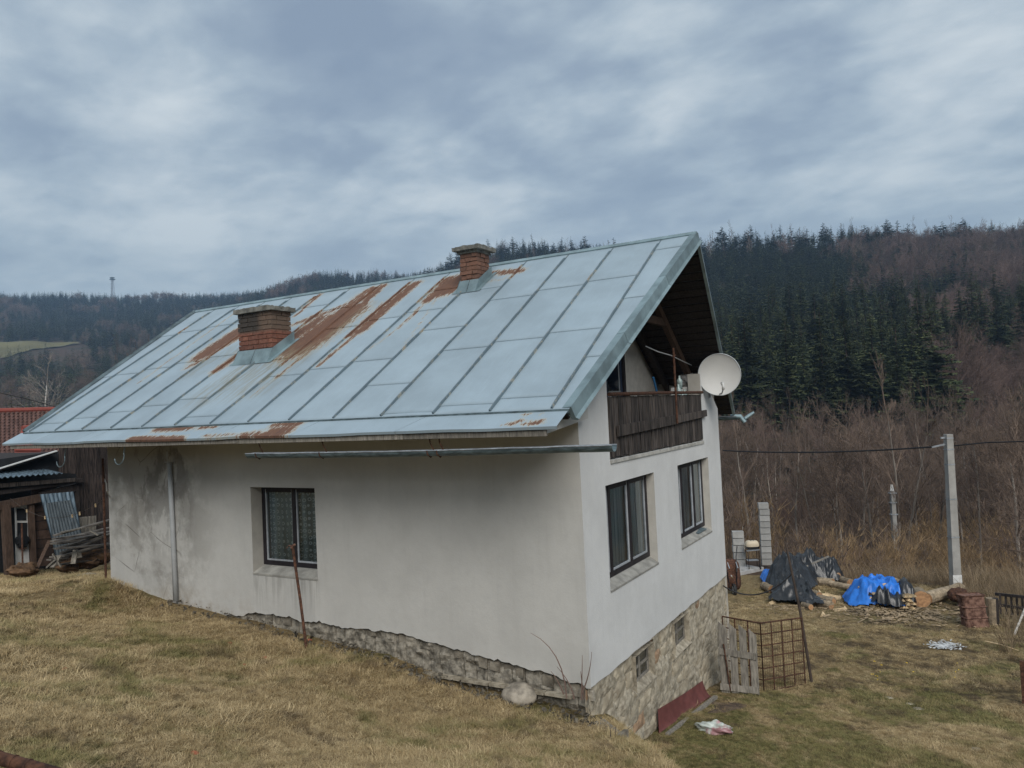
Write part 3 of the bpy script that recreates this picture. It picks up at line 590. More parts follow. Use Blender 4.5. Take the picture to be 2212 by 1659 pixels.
def field(lst, X, Vv):
    r = np.zeros(X.shape); SL = 5.31
    for (x0, v0, x1, v1, w, s) in lst:
        dx, dy = x1-x0, (v1-v0)*SL; px, py = X-x0, (Vv-v0)*SL; t = np.clip((px*dx+py*dy)/(dx*dx+dy*dy), 0, 1)
        d = np.hypot(px-t*dx, py-t*dy); r = np.maximum(r, min(1, s*1.12)*np.clip(1.30-.50*d/w, 0, 1))
    return r
roof = part('roof', MB().add([RP(xl(0)+.02, -.0, -.05), RP(xr(0)-.02, 0, -.05), RP(xr(1)-.02, 1, -.05), RP(xl(1)+.02, 1, -.05),
                              RP(xl(0)+.02, -.0, -.09), RP(xr(0)-.02, 0, -.09), RP(xr(1)-.02, 1, -.09), RP(xl(1)+.02, 1, -.09)], [(0, 1, 2, 3), (7, 6, 5, 4), (0, 4, 5, 1), (1, 5, 6, 2), (3, 2, 6, 7), (0, 3, 7, 4)]), MAT['dark_wood'], house)
def attrs(o, X, Vv):
    me = o.data
    for nm, lst in (('rust', RUST), ('stain', STAIN)):
        a = me.attributes.new(nm, 'FLOAT', 'POINT'); a.data.foreach_set('value', field(lst, X, Vv).astype(np.float32))
SEAM = [xl]+[(lambda v, k=k: .13-.879*k+.03*(v-.5)*0) for k in range(13, -1, -1)]+[xr]
CROSS = [[.041, .396, .749], [.056, .405, .766], [.081, .428, .783], [.11, .454, .80], [.137, .477, .83], [.166, .51, .85], [.05, .40, .79], [.277, .605], [.302, .637], [.328, .663, .83], [.17, .502, .784], [.015, .347, .677], [.04, .371, .706], [.06, .394, .725], [.238, .566, .909]]
for k in range(15):
    f0, f1 = SEAM[k], SEAM[k+1]; cs = [0.]+[c for c in CROSS[k]]+[1.]
    for a, b in zip(cs[:-1], cs[1:]):
        nu, nv = 14, max(2, int((b-a)*5.31/.07)); V = []; XX = []; VV = []; amp = .011
        for j in range(nv+1):
            v = a+(b-a)*j/nv
            for i in range(nu+1):
                t = i/nu; x = f0(v)*(1-t)+f1(v)*t; e = math.sin(math.pi*t)*math.sin(math.pi*j/nv)
                h = .009*(1-j/nv)+.004+amp*e*(.6+1.5*float(vnoise(x*1.7, v*9+k)))
                V.append(RP(x, v-(.004 if j == 0 else 0), h)); XX.append(x); VV.append(v)
        n0 = len(V)
        for i in range(nu+1): x = XX[i]; V.append(RP(x, a-.004, .004)); XX.append(x); VV.append(a)
        F = [(j*(nu+1)+i, j*(nu+1)+i+1, (j+1)*(nu+1)+i+1, (j+1)*(nu+1)+i) for j in range(nv) for i in range(nu)]+[(n0+i, n0+i+1, i+1, i) for i in range(nu)]
        o = part('roof_panel', MB().add(V, F), MAT['roof'], roof, smooth=False); attrs(o, np.array(XX), np.array(VV))
        o.data.polygons.foreach_set('use_smooth', [True]*(nu*nv)+[False]*nu)
for k in range(1, 15):
    f = SEAM[k]; V = []; F = []; n = 60
    for j in range(n+1):
        v = j/n*.995; x = f(v)+.004*float(vnoise(v*30, k)); hh = .040+.010*float(vnoise(v*40, k+9)); hh = hh if j < n-2 else .012
        V += [RP(x-.016, v, .0), RP(x-.011, v, hh), RP(x+.009, v, hh), RP(x+.016, v, .0)]
    for j in range(n): a = 4*j; F += [(a, a+1, a+5, a+4), (a+1, a+2, a+6, a+5), (a+2, a+3, a+7, a+6)]
    F += [(0, 3, 2, 1)]
    o = part('standing_seam', MB().add(V, F), MAT['seam_shade_rust'], roof); attrs(o, np.array([f(.5)]*len(V)), np.repeat(np.arange(n+1)/n, 4)*1.0)
    a = o.data.attributes['rust']; vals = np.zeros(len(V), np.float32); a.data.foreach_get('value', vals); a.data.foreach_set('value', np.minimum(1, vals*1.15+.22).astype(np.float32))
# eave strip, split in sheets
EV = (-1.341, .963); ex = [-11.62, -10.35, -9.0, -8.62, -7.0, -5.6, -5.28, -3.6, -1.7, xr(0)-.01]
erust = []
def ehit(u, v): q = hit(u, v, 1, -1.16); return q[0], np.clip((q[2]-EV[1])/(K0[1]-EV[1]), 0, 1)
for (u0, v0, u1, v1, w, s) in [(330, 925, 395, 921, .10, .75), (300, 948, 410, 946, .07, .8), (420, 924, 455, 921, .05, .6), (455, 940, 520, 938, .05, .5), (540, 938, 600, 936, .08, .6), (585, 918, 632, 914, .07, .7), (590, 940, 618, 930, .14, .75), (1108, 917, 1130, 908, .04, .6), (1150, 915, 1178, 910, .05, .6), (1122, 897, 1140, 893, .025, .5), (1158, 892, 1164, 890, .015, .5)]:
    a = ehit(u0, v0); b = ehit(u1, v1); erust.append((a[0], a[1], b[0], b[1], w, s))
for a, b in zip(ex[:-1], ex[1:]):
    nu, nv = max(6, int((b-a)/.08)), 5; V = []; XX = []; VV = []
    sh = -.35 if a > -11 else 0
    for j in range(nv+2):
        for i in range(nu+1):
            t = min(j, nv)/nv; x = a+.003+(b-a-.006)*i/nu
            if a > -11.5: x -= (1-t)*.30*(1-i/nu) if a > -11.5 else 0
            if b < 0: x -= (1-t)*.30*(i/nu)
            tt = 1-t; y = EV[0]*tt+(K0[0]+.0)*t; z = EV[1]*tt+(K0[1]-.004)*t+.010*(1-t)*float(vnoise(x*1.6, 3))*2
            if j == nv+1: pass
            V.append((x, y, z)); XX.append(x); VV.append(t)
    V2 = []
    rows = nv+1; m = nu+1; V = V[:rows*m]; XX = XX[:rows*m]; VV = VV[:rows*m]
    base = len(V)
    for i in range(m): q = V[i]; V.append((q[0], q[1]+.01, q[2]-.035)); XX.append(q[0]); VV.append(0)
    F = [(j*m+i, j*m+i+1, (j+1)*m+i+1, (j+1)*m+i) for j in range(nv) for i in range(nu)]+[(base+i, base+i+1, i+1, i) for i in range(nu)]
    o = part('eave_sheet', MB().add(V, F), MAT['roof'], roof)
    X = np.array(XX); Vv = np.array(VV); r = np.zeros(len(X)); w = 1.
    for (x0, v0, x1, v1, w, s) in erust:
        dx, dy = x1-x0, (v1-v0)*.45; px, py = X-x0, (Vv-v0)*.45; t = np.clip((px*dx+py*dy)/(dx*dx+dy*dy+1e-9), 0, 1); r = np.maximum(r, min(1, s*1.1)*np.clip(1.35-.5*np.hypot(px-t*dx, py-t*dy)/w, 0, 1))
    for nm, val in (('rust', r), ('stain', r*0)):
        at = o.data.attributes.new(nm, 'FLOAT', 'POINT'); at.data.foreach_set('value', val.astype(np.float32))
mb = MB(); V = []; n = 60      # drip fold between roof field and eave strip
for i in range(n+1):
    x = xl(0)+(xr(0)-xl(0))*i/n; w = .006*float(vnoise(x*3, 2))
    V += [RP(x, -.006, .022+w), RP(x, -.010, -.014+w), (x, K0[0]-.055, K0[1]-.045+w)]
F = [q for i in range(n) for q in ((3*i, 3*i+1, 3*i+4, 3*i+3), (3*i+1, 3*i+2, 3*i+5, 3*i+4))]
part('drip_fold', MB().add(V, F), MAT['zinc_dark'], roof)
mb = MB(); n = 24                # ridge cap
for i in range(n):
    x0 = xl(1)+(xr(1)-xl(1))*i/n; x1 = xl(1)+(xr(1)-xl(1))*(i+1)/n
    a = RP(x0, .988, .026); b = RP(x1, .988, .026); mb.quad(a, b, (x1, 3.5, 4.045), (x0, 3.5, 4.045)); mb.quad((x0, 3.5, 4.045), (x1, 3.5, 4.045), (x1, 3.60, 3.96), (x0, 3.60, 3.96)); mb.quad(RP(x0, .988, .0), RP(x1, .988, .0), b, a)
part('ridge_cap', mb, MAT['zinc'], roof)
FS = (7.79, .908)                # far slope
mb = MB(); T = np.array([0, 0, -.11])
def FP(x, t, h=0): return np.array([x, 3.5+(FS[0]-3.5)*t, 4.0+(FS[1]-4.0)*t-h])
xfr = lambda t: xr(1)*(1-t)+.134*t
for (x0, x1) in ((-11.9, None),):
    P = [FP(-11.9, 0), FP(xfr(0), 0), FP(xfr(1), 1), FP(-11.3, 1)]; Q = [p+T*.35 for p in P]; mb.add(P+Q, [(3, 2, 1, 0), (4, 5, 6, 7), (0, 1, 5, 4), (1, 2, 6, 5), (2, 3, 7, 6), (3, 0, 4, 7)])
part('far_slope', mb, MAT['zinc_dark'], roof)
for k in range(26):              # underside boards of the far slope, seen in the open gable
    t0 = k/26+.004; t1 = (k+1)/26-.004; rr = random.Random(k).uniform(0, .012)
    P = [FP(-2.6, t0, .045), FP(xfr(t0)-.02, t0, .045), FP(xfr(t1)-.02, t1, .045), FP(-2.6, t1, .045)]; Q = [p-np.array([0, 0, .02+rr]) for p in P]
    part('board', MB().add(P+Q, [(3, 2, 1, 0), (4, 5, 6, 7), (0, 1, 5, 4), (1, 2, 6, 5), (2, 3, 7, 6), (3, 0, 4, 7)]), MAT['dark_wood'], roof)
mb = MB()                        # near verge: zinc-clad barge board
def NP_(v, xo, h): return RP(xr(v)+xo, v, h)
for v0, v1 in ((0.0, .34), (.342, .68), (.682, 1.0)):
    P = [NP_(v0, -.10, .020), NP_(v0, .02, .030), NP_(v0, .035, -.125), NP_(v0, .075, -.15), NP_(v0, .05, -.17), NP_(v0, -.02, -.15)]; Q = [NP_(v1, -.10, .020), NP_(v1, .02, .030), NP_(v1, .035, -.125), NP_(v1, .075, -.15), NP_(v1, .05, -.17), NP_(v1, -.02, -.15)]
    part('barge_board', MB().add(P+Q, [(i, i+1, 7+i, 6+i) for i in range(5)]+[(0, 5, 4, 3, 2, 1), (6, 7, 8, 9, 10, 11)]), MAT['zinc'], roof)
P = [RP(xl(0)+.05, 0, .02), RP(xl(0)-.04, 0, .06), RP(xl(0)-.05, 0, -.1)]; Q = [RP(xl(1)+.05, 1, .02), RP(xl(1)-.04, 1, .06), RP(xl(1)-.05, 1, -.1)]
part('barge_board', MB().add(P+Q, [(0, 1, 4, 3), (1, 2, 5, 4), (3, 4, 1, 0), (4, 5, 2, 1)]), MAT['seam'], roof)
mb = MB(); P = [FP(xfr(0)-.02, 0, -.03), FP(xfr(0)+.03, 0, -.01), FP(xfr(0)+.03, 0, .07), FP(xfr(0)-.02, 0, .1)]; Q = [FP(xfr(1)-.02, 1, -.03), FP(xfr(1)+.03, 1, -.01), FP(xfr(1)+.03, 1, .07), FP(xfr(1)-.02, 1, .1)]
part('barge_board', mb.add(P+Q, [(i, (i+1) % 4, 4+(i+1) % 4, 4+i) for i in range(4)]+[(3, 2, 1, 0), (4, 5, 6, 7)]), MAT['seam'], roof)
# fascia boards, soffit, rafters of the open gable
xb = [-11.4, -8.0, -5.05, -1.9, .2]
for a, b in zip(xb[:-1], xb[1:]):
    part('fascia_board', MB().box((a+.005, -1.30, .855), (b-.005, -1.27, .925), .006), MAT['grey_wood'], roof)
part('soffit', MB().add([(-11.4, -1.27, .87), (.15, -1.27, .87), (.15, .0, 1.02), (-11.4, 0, 1.02), (.15, 0, 1.5), (.15, -.9, 1.12)], [(0, 1, 2, 3), (1, 5, 4, 2)]), MAT['plaster_long'], roof)
part('rafter', MB().beam(FP(-.42, .03, .16), FP(-.42, .93, .16), .10, .14), MAT['brown_wood'], roof); part('rafter', MB().beam(FP(-1.0, .03, .16), FP(-1.0, .80, .16), .10, .14), MAT['dark_wood'], roof)
part('rafter', MB().beam(RP(.20, .02, -.16), RP(.38, .98, -.16), .08, .12), MAT['dark_wood'], roof)
part('collar_beam', MB().beam((-.42, 1.75, 2.72), (-.42, 5.15, 2.72), .08, .14), MAT['brown_wood'], roof); part('purlin', MB().beam((-2.5, 3.5, 3.70), (.45, 3.5, 3.70), .12, .14), MAT['dark_wood'], roof)
# ---- balcony recess
DB = -1.2
mb = MB(); mb.add([(DB, 1.03, .40), (DB, 6.76, .40), (DB, 6.76, 1.62), (DB, 3.6, 3.80), (DB, 1.03, 2.28)], [(0, 1, 2, 3, 4)]); mb.quad((DB, 6.763, .40), (0, 6.763, .40), (0, 6.763, 1.33), (DB, 6.763, 1.60)); mb.quad((0, .98, .4), (DB, .98, .4), (DB, .98, 2.18), (0, .98, 2.18)); mb.quad((0, .98, .40), (0, 6.8, .40), (DB, 6.8, .40), (DB, .98, .40))
part('balcony_recess', mb, MAT['plaster_plain'], house)
mb = MB(); mb.quad((0, 1.026, .393), (-.24, 1.026, .393), (-.24, 1.026, 2.25), (0, 1.026, 2.25)); mb.quad((0, 5.803, .393), (-.25, 5.803, .393), (-.25, 5.803, 1.72), (0, 5.803, 1.72)); mb.quad((-.25, 5.803, .393), (-.25, 6.9, .393), (-.25, 6.9, 1.1), (-.25, 5.803, 1.72))
part('pillar_reveal', mb, MAT['reveal'], house)
y0 = hit(1313, 830, 0, DB)[1]; y1 = hit(1344, 830, 0, DB)[1]
dr = MB(); dr.box((DB+.01, y0-.25, .40), (DB+.05, y1-.12, 2.25)); door = part('balcony_door', dr, MAT['frame_blue'], house)
part('pane', MB().quad((DB+.055, y0-.15, .75), (DB+.055, y1-.22, .75), (DB+.055, y1-.22, 2.1), (DB+.055, y0-.15, 2.1)), MAT['glass'], door); part('door_edge', MB().box((DB+.05, y1-.30, .42), (DB+.065, y1-.285, 2.2)), MAT['sash'], door)
part('door_frame', MB().box((DB+.006, y1-.12, .40), (DB+.09, y1-.02, 2.3)), MAT['frame'], door); part('door_reveal', MB().box((DB+.004, y1-.018, .4), (DB+.05, y1+.14, 2.45)), MAT['reveal'], door)
rail = part('balcony_railing', MB().tube([(.03, 1.03, 1.335), (.03, 3.2, 1.345), (.03, 5.80, 1.345)], .028, 8), MAT['rust'], house)
rnd = random.Random(12); y = 1.045; k = 0
while y < 5.76:
    w = .165+rnd.uniform(-.012, .012); y1_ = min(y+w, 5.79); dz = rnd.uniform(-.015, .015); mb = MB()
    off = .004*rnd.random(); mb.box((-.012+off, y+.010, .415+dz), (.012+off, y1_-.008, 1.305+rnd.uniform(-.01, .008)), .004, rnd); o = part('board', mb, MAT['old_wood'], rail); y += w+.008; k += 1
part('rail_board', MB().beam((.05, 1.25, .795), (.05, 4.0, .870), .03, .16), MAT['old_wood'], rail); part('rail_board', MB().beam((.052, 3.95, .865), (.05, 5.95, .93), .028, .13), MAT['old_wood'], rail)
part('threshold', MB().box((-.02, 1.03, .335), (.018, 5.80, .39), .006), MAT['concrete'], rail)
# ---- chimneys: brick by brick
bm = [mesh_from('brick', MB().box((-.5, -.5, -.5), (.5, .5, .5), .035, random.Random(s)).v, MB().box((0, 0, 0), (1, 1, 1)).f, MAT['brick']) for s in range(5)]
def chimney(x0, x1, y0, y1, zt, seed, label, crack=0):
    rnd = random.Random(seed); zb = 1.9 if False else K0[1]+(y0-K0[0])/(K1[0]-K0[0])*(K1[1]-K0[1])-.05
    ch = part('chimney', MB().box((x0+.03, y0+.03, zb-.3), (x1-.03, y1-.03, zt)), MAT['mortar'], house); ch['label'] = label
    ch_h = .0835; n = int(round((zt-zb)/ch_h)); ch_h = (zt-zb)/n; bl, bw = .27, .13
    for r in range(n):
        zc = zb+(r+.5)*ch_h; jit = .006+crack*.010
        for (ax, a0, a1, fix, inward) in ((0, x0, x1, y0, 1), (1, y0, y1, x1, -1), (1, y0, y1, x0, 1), (0, x0, x1, y1, -1)):
            long = (ax == 0) == (r % 2 == 0); s = a0 if long else a0+bw; e = a1 if long else a1-bw
            p = s; first = r % 4 in (1, 2)
            while p < e-.03:
                ln = (bl if not first else bl/2); first = False; q = min(p+ln, e)
                if e-q < .07: q = e
                c = (p+q)/2; ctr = [0, 0, zc]; ctr[ax] = c; ctr[1-ax] = fix+inward*(bw/2)+rnd.uniform(-jit, jit)
                sc = [0, 0, ch_h-.013]; sc[ax] = q-p-.013; sc[1-ax] = bw
                inst('brick', bm[rnd.randrange(5)], ch, ctr, (rnd.uniform(-.02, .02)*crack, 0, rnd.uniform(-.02, .02)), sc); p = q
    return ch, zb
ch1, zb1 = chimney(-7.47, -6.58, .86, 1.36, 3.235, 1, 'wide chimney with grey upper courses, nearer the eave')
def cap(x0, x1, y0, y1, z, h, parent, seed):
    rnd = random.Random(seed); n = 14; V = []; F = []
    ring = [(x0+(x1-x0)*i/n, y0) for i in range(n)]+[(x1, y0+(y1-y0)*i/n) for i in range(n)]+[(x1-(x1-x0)*i/n, y1) for i in range(n)]+[(x0, y1-(y1-y0)*i/n) for i in range(n)]
    m = len(ring)
    for (x, y) in ring: V.append((x, y, z+rnd.uniform(-.003, .003)))
    for (x, y) in ring: V.append((x+rnd.uniform(-.01, .01), y+rnd.uniform(-.01, .01), z+h+rnd.uniform(-.012, .012)))
    F = [(i, (i+1) % m, m+(i+1) % m, m+i) for i in range(m)]+[tuple(range(m-1, -1, -1)), tuple(range(m, 2*m))]
    return part('chimney_cap', MB().add(V, F), MAT['cap'], parent)
cap(-7.53, -6.51, .80, 1.42, 3.235, .085, ch1, 2)
ch2, zb2 = chimney(-3.47, -3.09, 2.60, 3.02, 4.10, 4, 'narrow chimney of crumbling red brick near the ridge', 1)
cap(-3.50, -3.06, 2.57, 3.05, 4.10, .05, ch2, 5); cap(-3.57, -2.99, 2.50, 3.12, 4.152, .075, ch2, 6)
for (x0, x1, y0, y1, hh, ch) in ((-7.47, -6.58, .86, 1.36, .20, ch1), (-3.47, -3.09, 2.60, 3.02, .17, ch2)):
    zr = lambda y: K0[1]+(y-K0[0])/(K1[0]-K0[0])*(K1[1]-K0[1]); e = .025
    zf = zr(y0); m = (x0+x1)/2+.02; mb = MB()
    mb.quad((x0-e, y0-.02-.14, zr(y0-.16)+.02), (m-.004, y0-.16, zr(y0-.16)+.02), (m-.004, y0-.012, zf+hh), (x0-e+.02, y0-.012, zf+hh)); mb.quad((m+.004, y0-.155, zr(y0-.155)+.02), (x1+e, y0-.155, zr(y0-.155)+.02), (x1+e, y0-.012, zf+hh), (m+.004, y0-.012, zf+hh))
    part('flashing', mb, MAT['zinc'], ch)
    for (xx, s) in ((x1+e, 1), (x0-e, -1)):
        mb = MB(); P = [(xx, y0-.155, zr(y0-.155)+.02), (xx, y1+.05, zr(y1+.05)+.02), (xx, y1+.05, zr(y1)+hh+.03), (xx, y0-.012, zf+hh)]
        mb.add(P, [(0, 1, 2, 3)]); mb.add([(p[0]-.004*s, p[1], p[2]) for p in P], [(3, 2, 1, 0)]); mb.quad((xx, y0-.155, zr(y0-.155)+.022), (xx+.09*s, y0-.155, zr(y0-.155)+.022), (xx+.09*s, y1+.1, zr(y1+.1)+.022), (xx, y1+.1, zr(y1+.1)+.022))
        part('flashing', mb, MAT['zinc'], ch)
# ---- gutters, downpipe, hooks
def gutter(a, b, r, mat, name='gutter', parent=house, flat=False):
    a = Vector(a); b = Vector(b); n = 10; seg = 26; V = []; F = []
    for i in range(seg+1):
        p = a.lerp(b, i/seg)+Vector((0, 0, -.016*math.sin(math.pi*i/seg)+.006*float(vnoise(i*.6, 3))))
        for k in range(n+1):
            t = math.pi*k/n; V.append(p+Vector((0, -math.cos(t)*r, -math.sin(t)*r*1.0)))
    for i in range(seg):
        for k in range(n): q = i*(n+1)+k; F.append((q, q+1, q+n+2, q+n+1))
    o = part(name, MB().add(V, F), mat, parent, smooth=True)
    for e in (0, n): part('gutter_bead', MB().tube([V[i*(n+1)+e]+Vector((0, 0, .004)) for i in range(seg+1)], .008, 6), MAT['steel'], o)
    return o
g1 = gutter((-4.84, -1.26, .70), (1.02, -1.26, .735), .072, MAT['zinc_dark']); g1['label'] = 'long sagging half-round gutter hanging below the eave'
for x in (-4.62, -3.35, -1.35, -1.5): part('bracket', MB().tube([(x, -1.28, .90), (x-.03, -1.22, .80), (x, -1.19, .71), (x+.0, -1.20, .66), (x, -1.26, .618), (x, -1.33, .66), (x, -1.34, .71)], .009, 6), MAT['rust'], g1)
part('gutter_end', MB().add([(-4.84, -1.26+.072*math.cos(t), .70-.072*math.sin(t)) for t in np.linspace(0, math.pi, 9)]+[(-4.96, -1.24, .70)], [(i, i+1, 9) for i in range(8)]), MAT['zinc_dark'], g1)
g2 = gutter((-9, 7.85, .80), (.20, 7.85, .80), .075, MAT['zinc_dark']); part('outlet', MB().tube([(.05, 7.86, .80), (.25, 7.90, .79), (.34, 7.92, .66)], [.05, .055, .05], 10).tube([(.34, 7.93, .74), (.42, 8.0, .80), (.52, 8.05, .87)], [.035, .04, .028], 10), MAT['zinc'], g2)
def pix_y(u, v, Y): return hit(u, v, 1, Y)
p0, p1, p2 = pix_y(366, 1000, -.06), pix_y(372, 1120, -.06), pix_y(380, 1298, -.07)
dp = part('downpipe', MB().tube([p0, p1, p2], [.042, .042, .046], 12), MAT['pvc'], house, smooth=True)
part('pipe_clip', MB().tube([p0+np.array([-.06, .04, .0]), p0+np.array([-.05, -.06, .02]), p0+np.array([.06, -.06, .02]), p0+np.array([.07, .04, 0])], .008, 6).tube([p0+np.array([.05, -.05, .0]), p0+np.array([.10, -.12, .1]), p0+np.array([.08, -.10, .22])], .008, 6), MAT['steel'], dp)
cr = MB(); V = []   # the chase broken out of the plaster behind the pipe
for j in range(40):
    t = j/39; c = p0*(1-t)+p2*t; w = .035+.03*(.5+float(vnoise(j*.5, 7))); V += [(c[0]-.05-w*.8, -.004, c[2]), (c[0]-.02, -.006, c[2])]
part('wall_chase', MB().add(V, [(2*i, 2*i+1, 2*i+3, 2*i+2) for i in range(39)]), MAT['concrete'], house, label='crumbling chase beside the downpipe')
for i, (u, v, s) in enumerate([(270, 978, 1.), (142, 985, 1.)]):
    c = hit(u, v, 1, -1.2); ring = [c+np.array([-.16+.13*math.cos(t), .02*math.sin(t), -.07+.13*math.sin(t)]) for t in np.linspace(.6, -2.9, 10)]
    o = part('gutter_hook', MB().tube([c+np.array([.02, .0, .16])]+ring, .009, 6), MAT['zinc_dark'], house)
# ---- satellite dish
dish = thing('satellite_dish', 'large round off-white satellite dish mounted on the gable pillar', 'satellite dish', (.05, 6.55, 1.35))
dc = hit(1554, 809, 0, .34); dn = Vector(CAM-dc).normalized(); dn = (dn+Vector((.10, 0, -.02))).normalized(); dr_ = dn.cross(Vector((0, 0, 1))).normalized(); du = dr_.cross(dn).normalized(); dcv = Vector(dc); RR = 44.5/FPX*float((dc-CAM)@FW)
V = [dcv-dn*.10]; F = []; nr = 8; ns = 48
for i in range(1, nr+1):
    for k in range(ns):
        t = 2*math.pi*k/ns; q = i/nr; V.append(dcv+(dr_*math.cos(t)+du*math.sin(t)*1.01)*RR*q-dn*.10*(1-q*q))
F = [(0, 1+k, 1+(k+1) % ns) for k in range(ns)]+[(1+(i-1)*ns+k, 1+i*ns+k, 1+i*ns+(k+1) % ns, 1+(i-1)*ns+(k+1) % ns) for i in range(1, nr) for k in range(ns)]
n0 = len(V); V += [dcv+(Vector(v)-dcv)*1.0-dn*.012 for v in V[:n0]]; F += [tuple(reversed([a+n0 for a in f])) for f in F]
part('reflector', MB().add(V, F), MAT['dish'], dish, smooth=True)
part('rim', MB().tube([dcv+(dr_*math.cos(t)+du*math.sin(t)*1.01)*RR for t in np.linspace(0, 2*math.pi, 49)], .009, 6, cap=False), MAT['pvc'], dish)
foot = dcv-du*RR*.92; tip = dcv-du*RR*.42+dn*.62
part('arm', MB().tube([foot-dn*.03, foot+dn*.25, tip-du*.10], .013, 8), MAT['steel'], dish); part('receiver', MB().tube([tip-dn*.02-du*.02, tip-dn*.13+du*.01], [.028, .034], 10).tube([tip, tip-du*.11], [.022, .028], 8), MAT['white_paint'], dish, smooth=True)
part('mount', MB().tube([dcv-dn*.11, dcv-dn*.22], .05, 10).tube([dcv-dn*.2, (.0, 6.35, float(dcv.z)-.25)], .022, 8).tube([(.03, 6.35, float(dcv.z)-.02), (.03, 6.35, float(dcv.z)-.45)], .02, 8), MAT['steel'], dish)
# ---- things on the balcony
def flat_top(name, mb, mat, label, cat, loc, group=None, smooth=False, kind=None):
    o = part(name, mb, mat, loc=loc, smooth=smooth); return tag(o, label, cat, group, kind)
p = hit(1452, 752, 0, .07); q = hit(1452, 888, 0, .07)
flat_top('antenna_pole', MB().tube([(.09, p[1], p[2]), (.09, p[1]+.01, .80)], .02, 8).tube([(.09, p[1]-.12, p[2]-.16), (.09, p[1]+.12, p[2]-.12)], .008, 6), MAT['rust'], 'thin rusty pole fixed upright to the balcony railing', 'pole', (.09, p[1], .8))
ys_ = [hit(u, v, 0, -.3) for u, v in ((1395, 748), (1422, 760), (1450, 768), (1470, 778), (1494, 789))]
flat_top('clothes_line', MB().tube(ys_, .009, 5).tube([ys_[4], hit(1510, 765, 0, -.3)], .008, 5), MAT['pvc'], 'frayed line strung across the balcony under the roof', 'line', ys_[0])
a = hit(1411, 815, 0, -.5); b = hit(1420, 852, 0, -.5)
flat_top('blue_stick', MB().tube([a, b], .022, 8), simple('blue_plastic', (.03, .13, .28), .5), 'blue stick leaning in the balcony corner', 'stick', b)
a = hit(1481, 834, 0, -.32); mb = MB(); mb.box((-.62, a[1]-.02, 1.30), (-.28, a[1]+.75, 1.48), .01); flat_top('white_box', mb, MAT['white_paint'], 'white box lying on the balcony parapet beside the dish', 'box', (-.4, a[1]+.3, 1.30))
def blob(c, r, seed, nu=18, nv=12, amp=.25, fr=3.):
    V = []; F = []; S = seed*13.7
    for i in range(nv+1):
        th = math.pi*i/nv
        for k in range(nu):
            ph = 2*math.pi*k/nu; d = np.array([math.sin(th)*math.cos(ph), math.sin(th)*math.sin(ph), math.cos(th)])
            s = 1+amp*2*float(vnoise(d[0]*fr+S, d[1]*fr+d[2]*fr*1.3+S)); V.append((c[0]+d[0]*r[0]*s, c[1]+d[1]*r[1]*s, c[2]+d[2]*r[2]*s))
    F = [(i*nu+k, (i+1)*nu+k, (i+1)*nu+(k+1) % nu, i*nu+(k+1) % nu) for i in range(nv) for k in range(nu)]; return MB().add(V, F)
c = hit(1488, 806, 0, -.42); flat_top('crumpled_sack', blob((-.45, c[1]+.05, 1.62), (.17, .36, .17), 3, amp=.35), simple('grey_sack', (.22, .215, .21), .7, var=.3, scale=9), 'crumpled grey sack on top of the white box on the balcony', 'sack', (-.45, c[1], 1.48))
rnd = random.Random(2); cg = simple('clear_plastic', (.26, .33, .32), .25, var=.4, scale=12, spec=.6)
for i, (u, v, h) in enumerate([(1466, 846, .34), (1473, 846, .22), (1479, 847, .24), (1468, 826, .26)]):
    c = hit(u, v, 0, -.2); z = 1.18 if i < 3 else 1.42
    o = flat_top('plastic_bottle', MB().tube([(-.2, c[1], z), (-.2, c[1], z+h*.65), (-.2, c[1], z+h*.85), (-.2, c[1], z+h)], [.05, .052, .02, .018], 10), cg, ['tall clear bottle heaped by the antenna pole on the balcony', 'small clear bottle in the middle of the balcony heap', 'greenish clear bottle nearest the dish on the balcony', 'clear bottle lying highest in the balcony heap'][i], 'bottle', (-.2, c[1], z), smooth=True)
# ================================================================== SHED AND NEIGHBOUR HOUSE ON THE LEFT
SX = -16.5
def sh(u, v, dx=0.): return hit(u, v, 0, SX+dx)
shed = thing('wood_shed', 'old dark plank shed with an open bay, a white glazed door and a corrugated roof', 'shed', sh(100, 1228))
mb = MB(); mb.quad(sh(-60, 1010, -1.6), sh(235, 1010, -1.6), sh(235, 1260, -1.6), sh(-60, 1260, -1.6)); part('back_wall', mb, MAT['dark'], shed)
def plankwall(pts, w, mat, dx, vertical=True, seed=1, jag=6):
    """boards side by side in a picture-measured quad on the shed front"""
    (ua, ub, va0, va1, vb0, vb1) = pts; rnd = random.Random(seed); n = w
    for i in range(n):
        t0, t1 = i/n, (i+.93)/n; d = dx+rnd.uniform(0, .03)
        if vertical:
            u0, u1 = ua+(ub-ua)*t0, ua+(ub-ua)*t1; f = lambda t, p, q: p+(q-p)*t; j0 = rnd.uniform(-jag, jag)*.5; j1 = rnd.uniform(-1, 1)*jag*.3
            P = [sh(u0, f(t0, va1, vb1)+j1, d), sh(u1, f(t1, va1, vb1)+j1, d), sh(u1, f(t1, va0, vb0)+j0, d), sh(u0, f(t0, va0, vb0)+j0, d)]
        else:
            P = [sh(ua, va0+(va1-va0)*t1, d), sh(ub, vb0+(vb1-vb0)*t1, d), sh(ub, vb0+(vb1-vb0)*t0, d), sh(ua, va0+(va1-va0)*t0, d)]
        Q = [p-np.array([.03, 0, 0]) for p in P]; part('plank', MB().add(P+Q, [(0, 1, 2, 3), (7, 6, 5, 4), (0, 4, 5, 1), (1, 5, 6, 2), (2, 6, 7, 3), (3, 7, 4, 0)]), mat, shed)
plankwall((128, 246, 958, 1022, 962, 1026), 13, MAT['shed_wood'], -.25, seed=3, jag=2); plankwall((166, 246, 1022, 1195, 1026, 1190), 11, MAT['shed_wood'], .0, seed=5, jag=3)
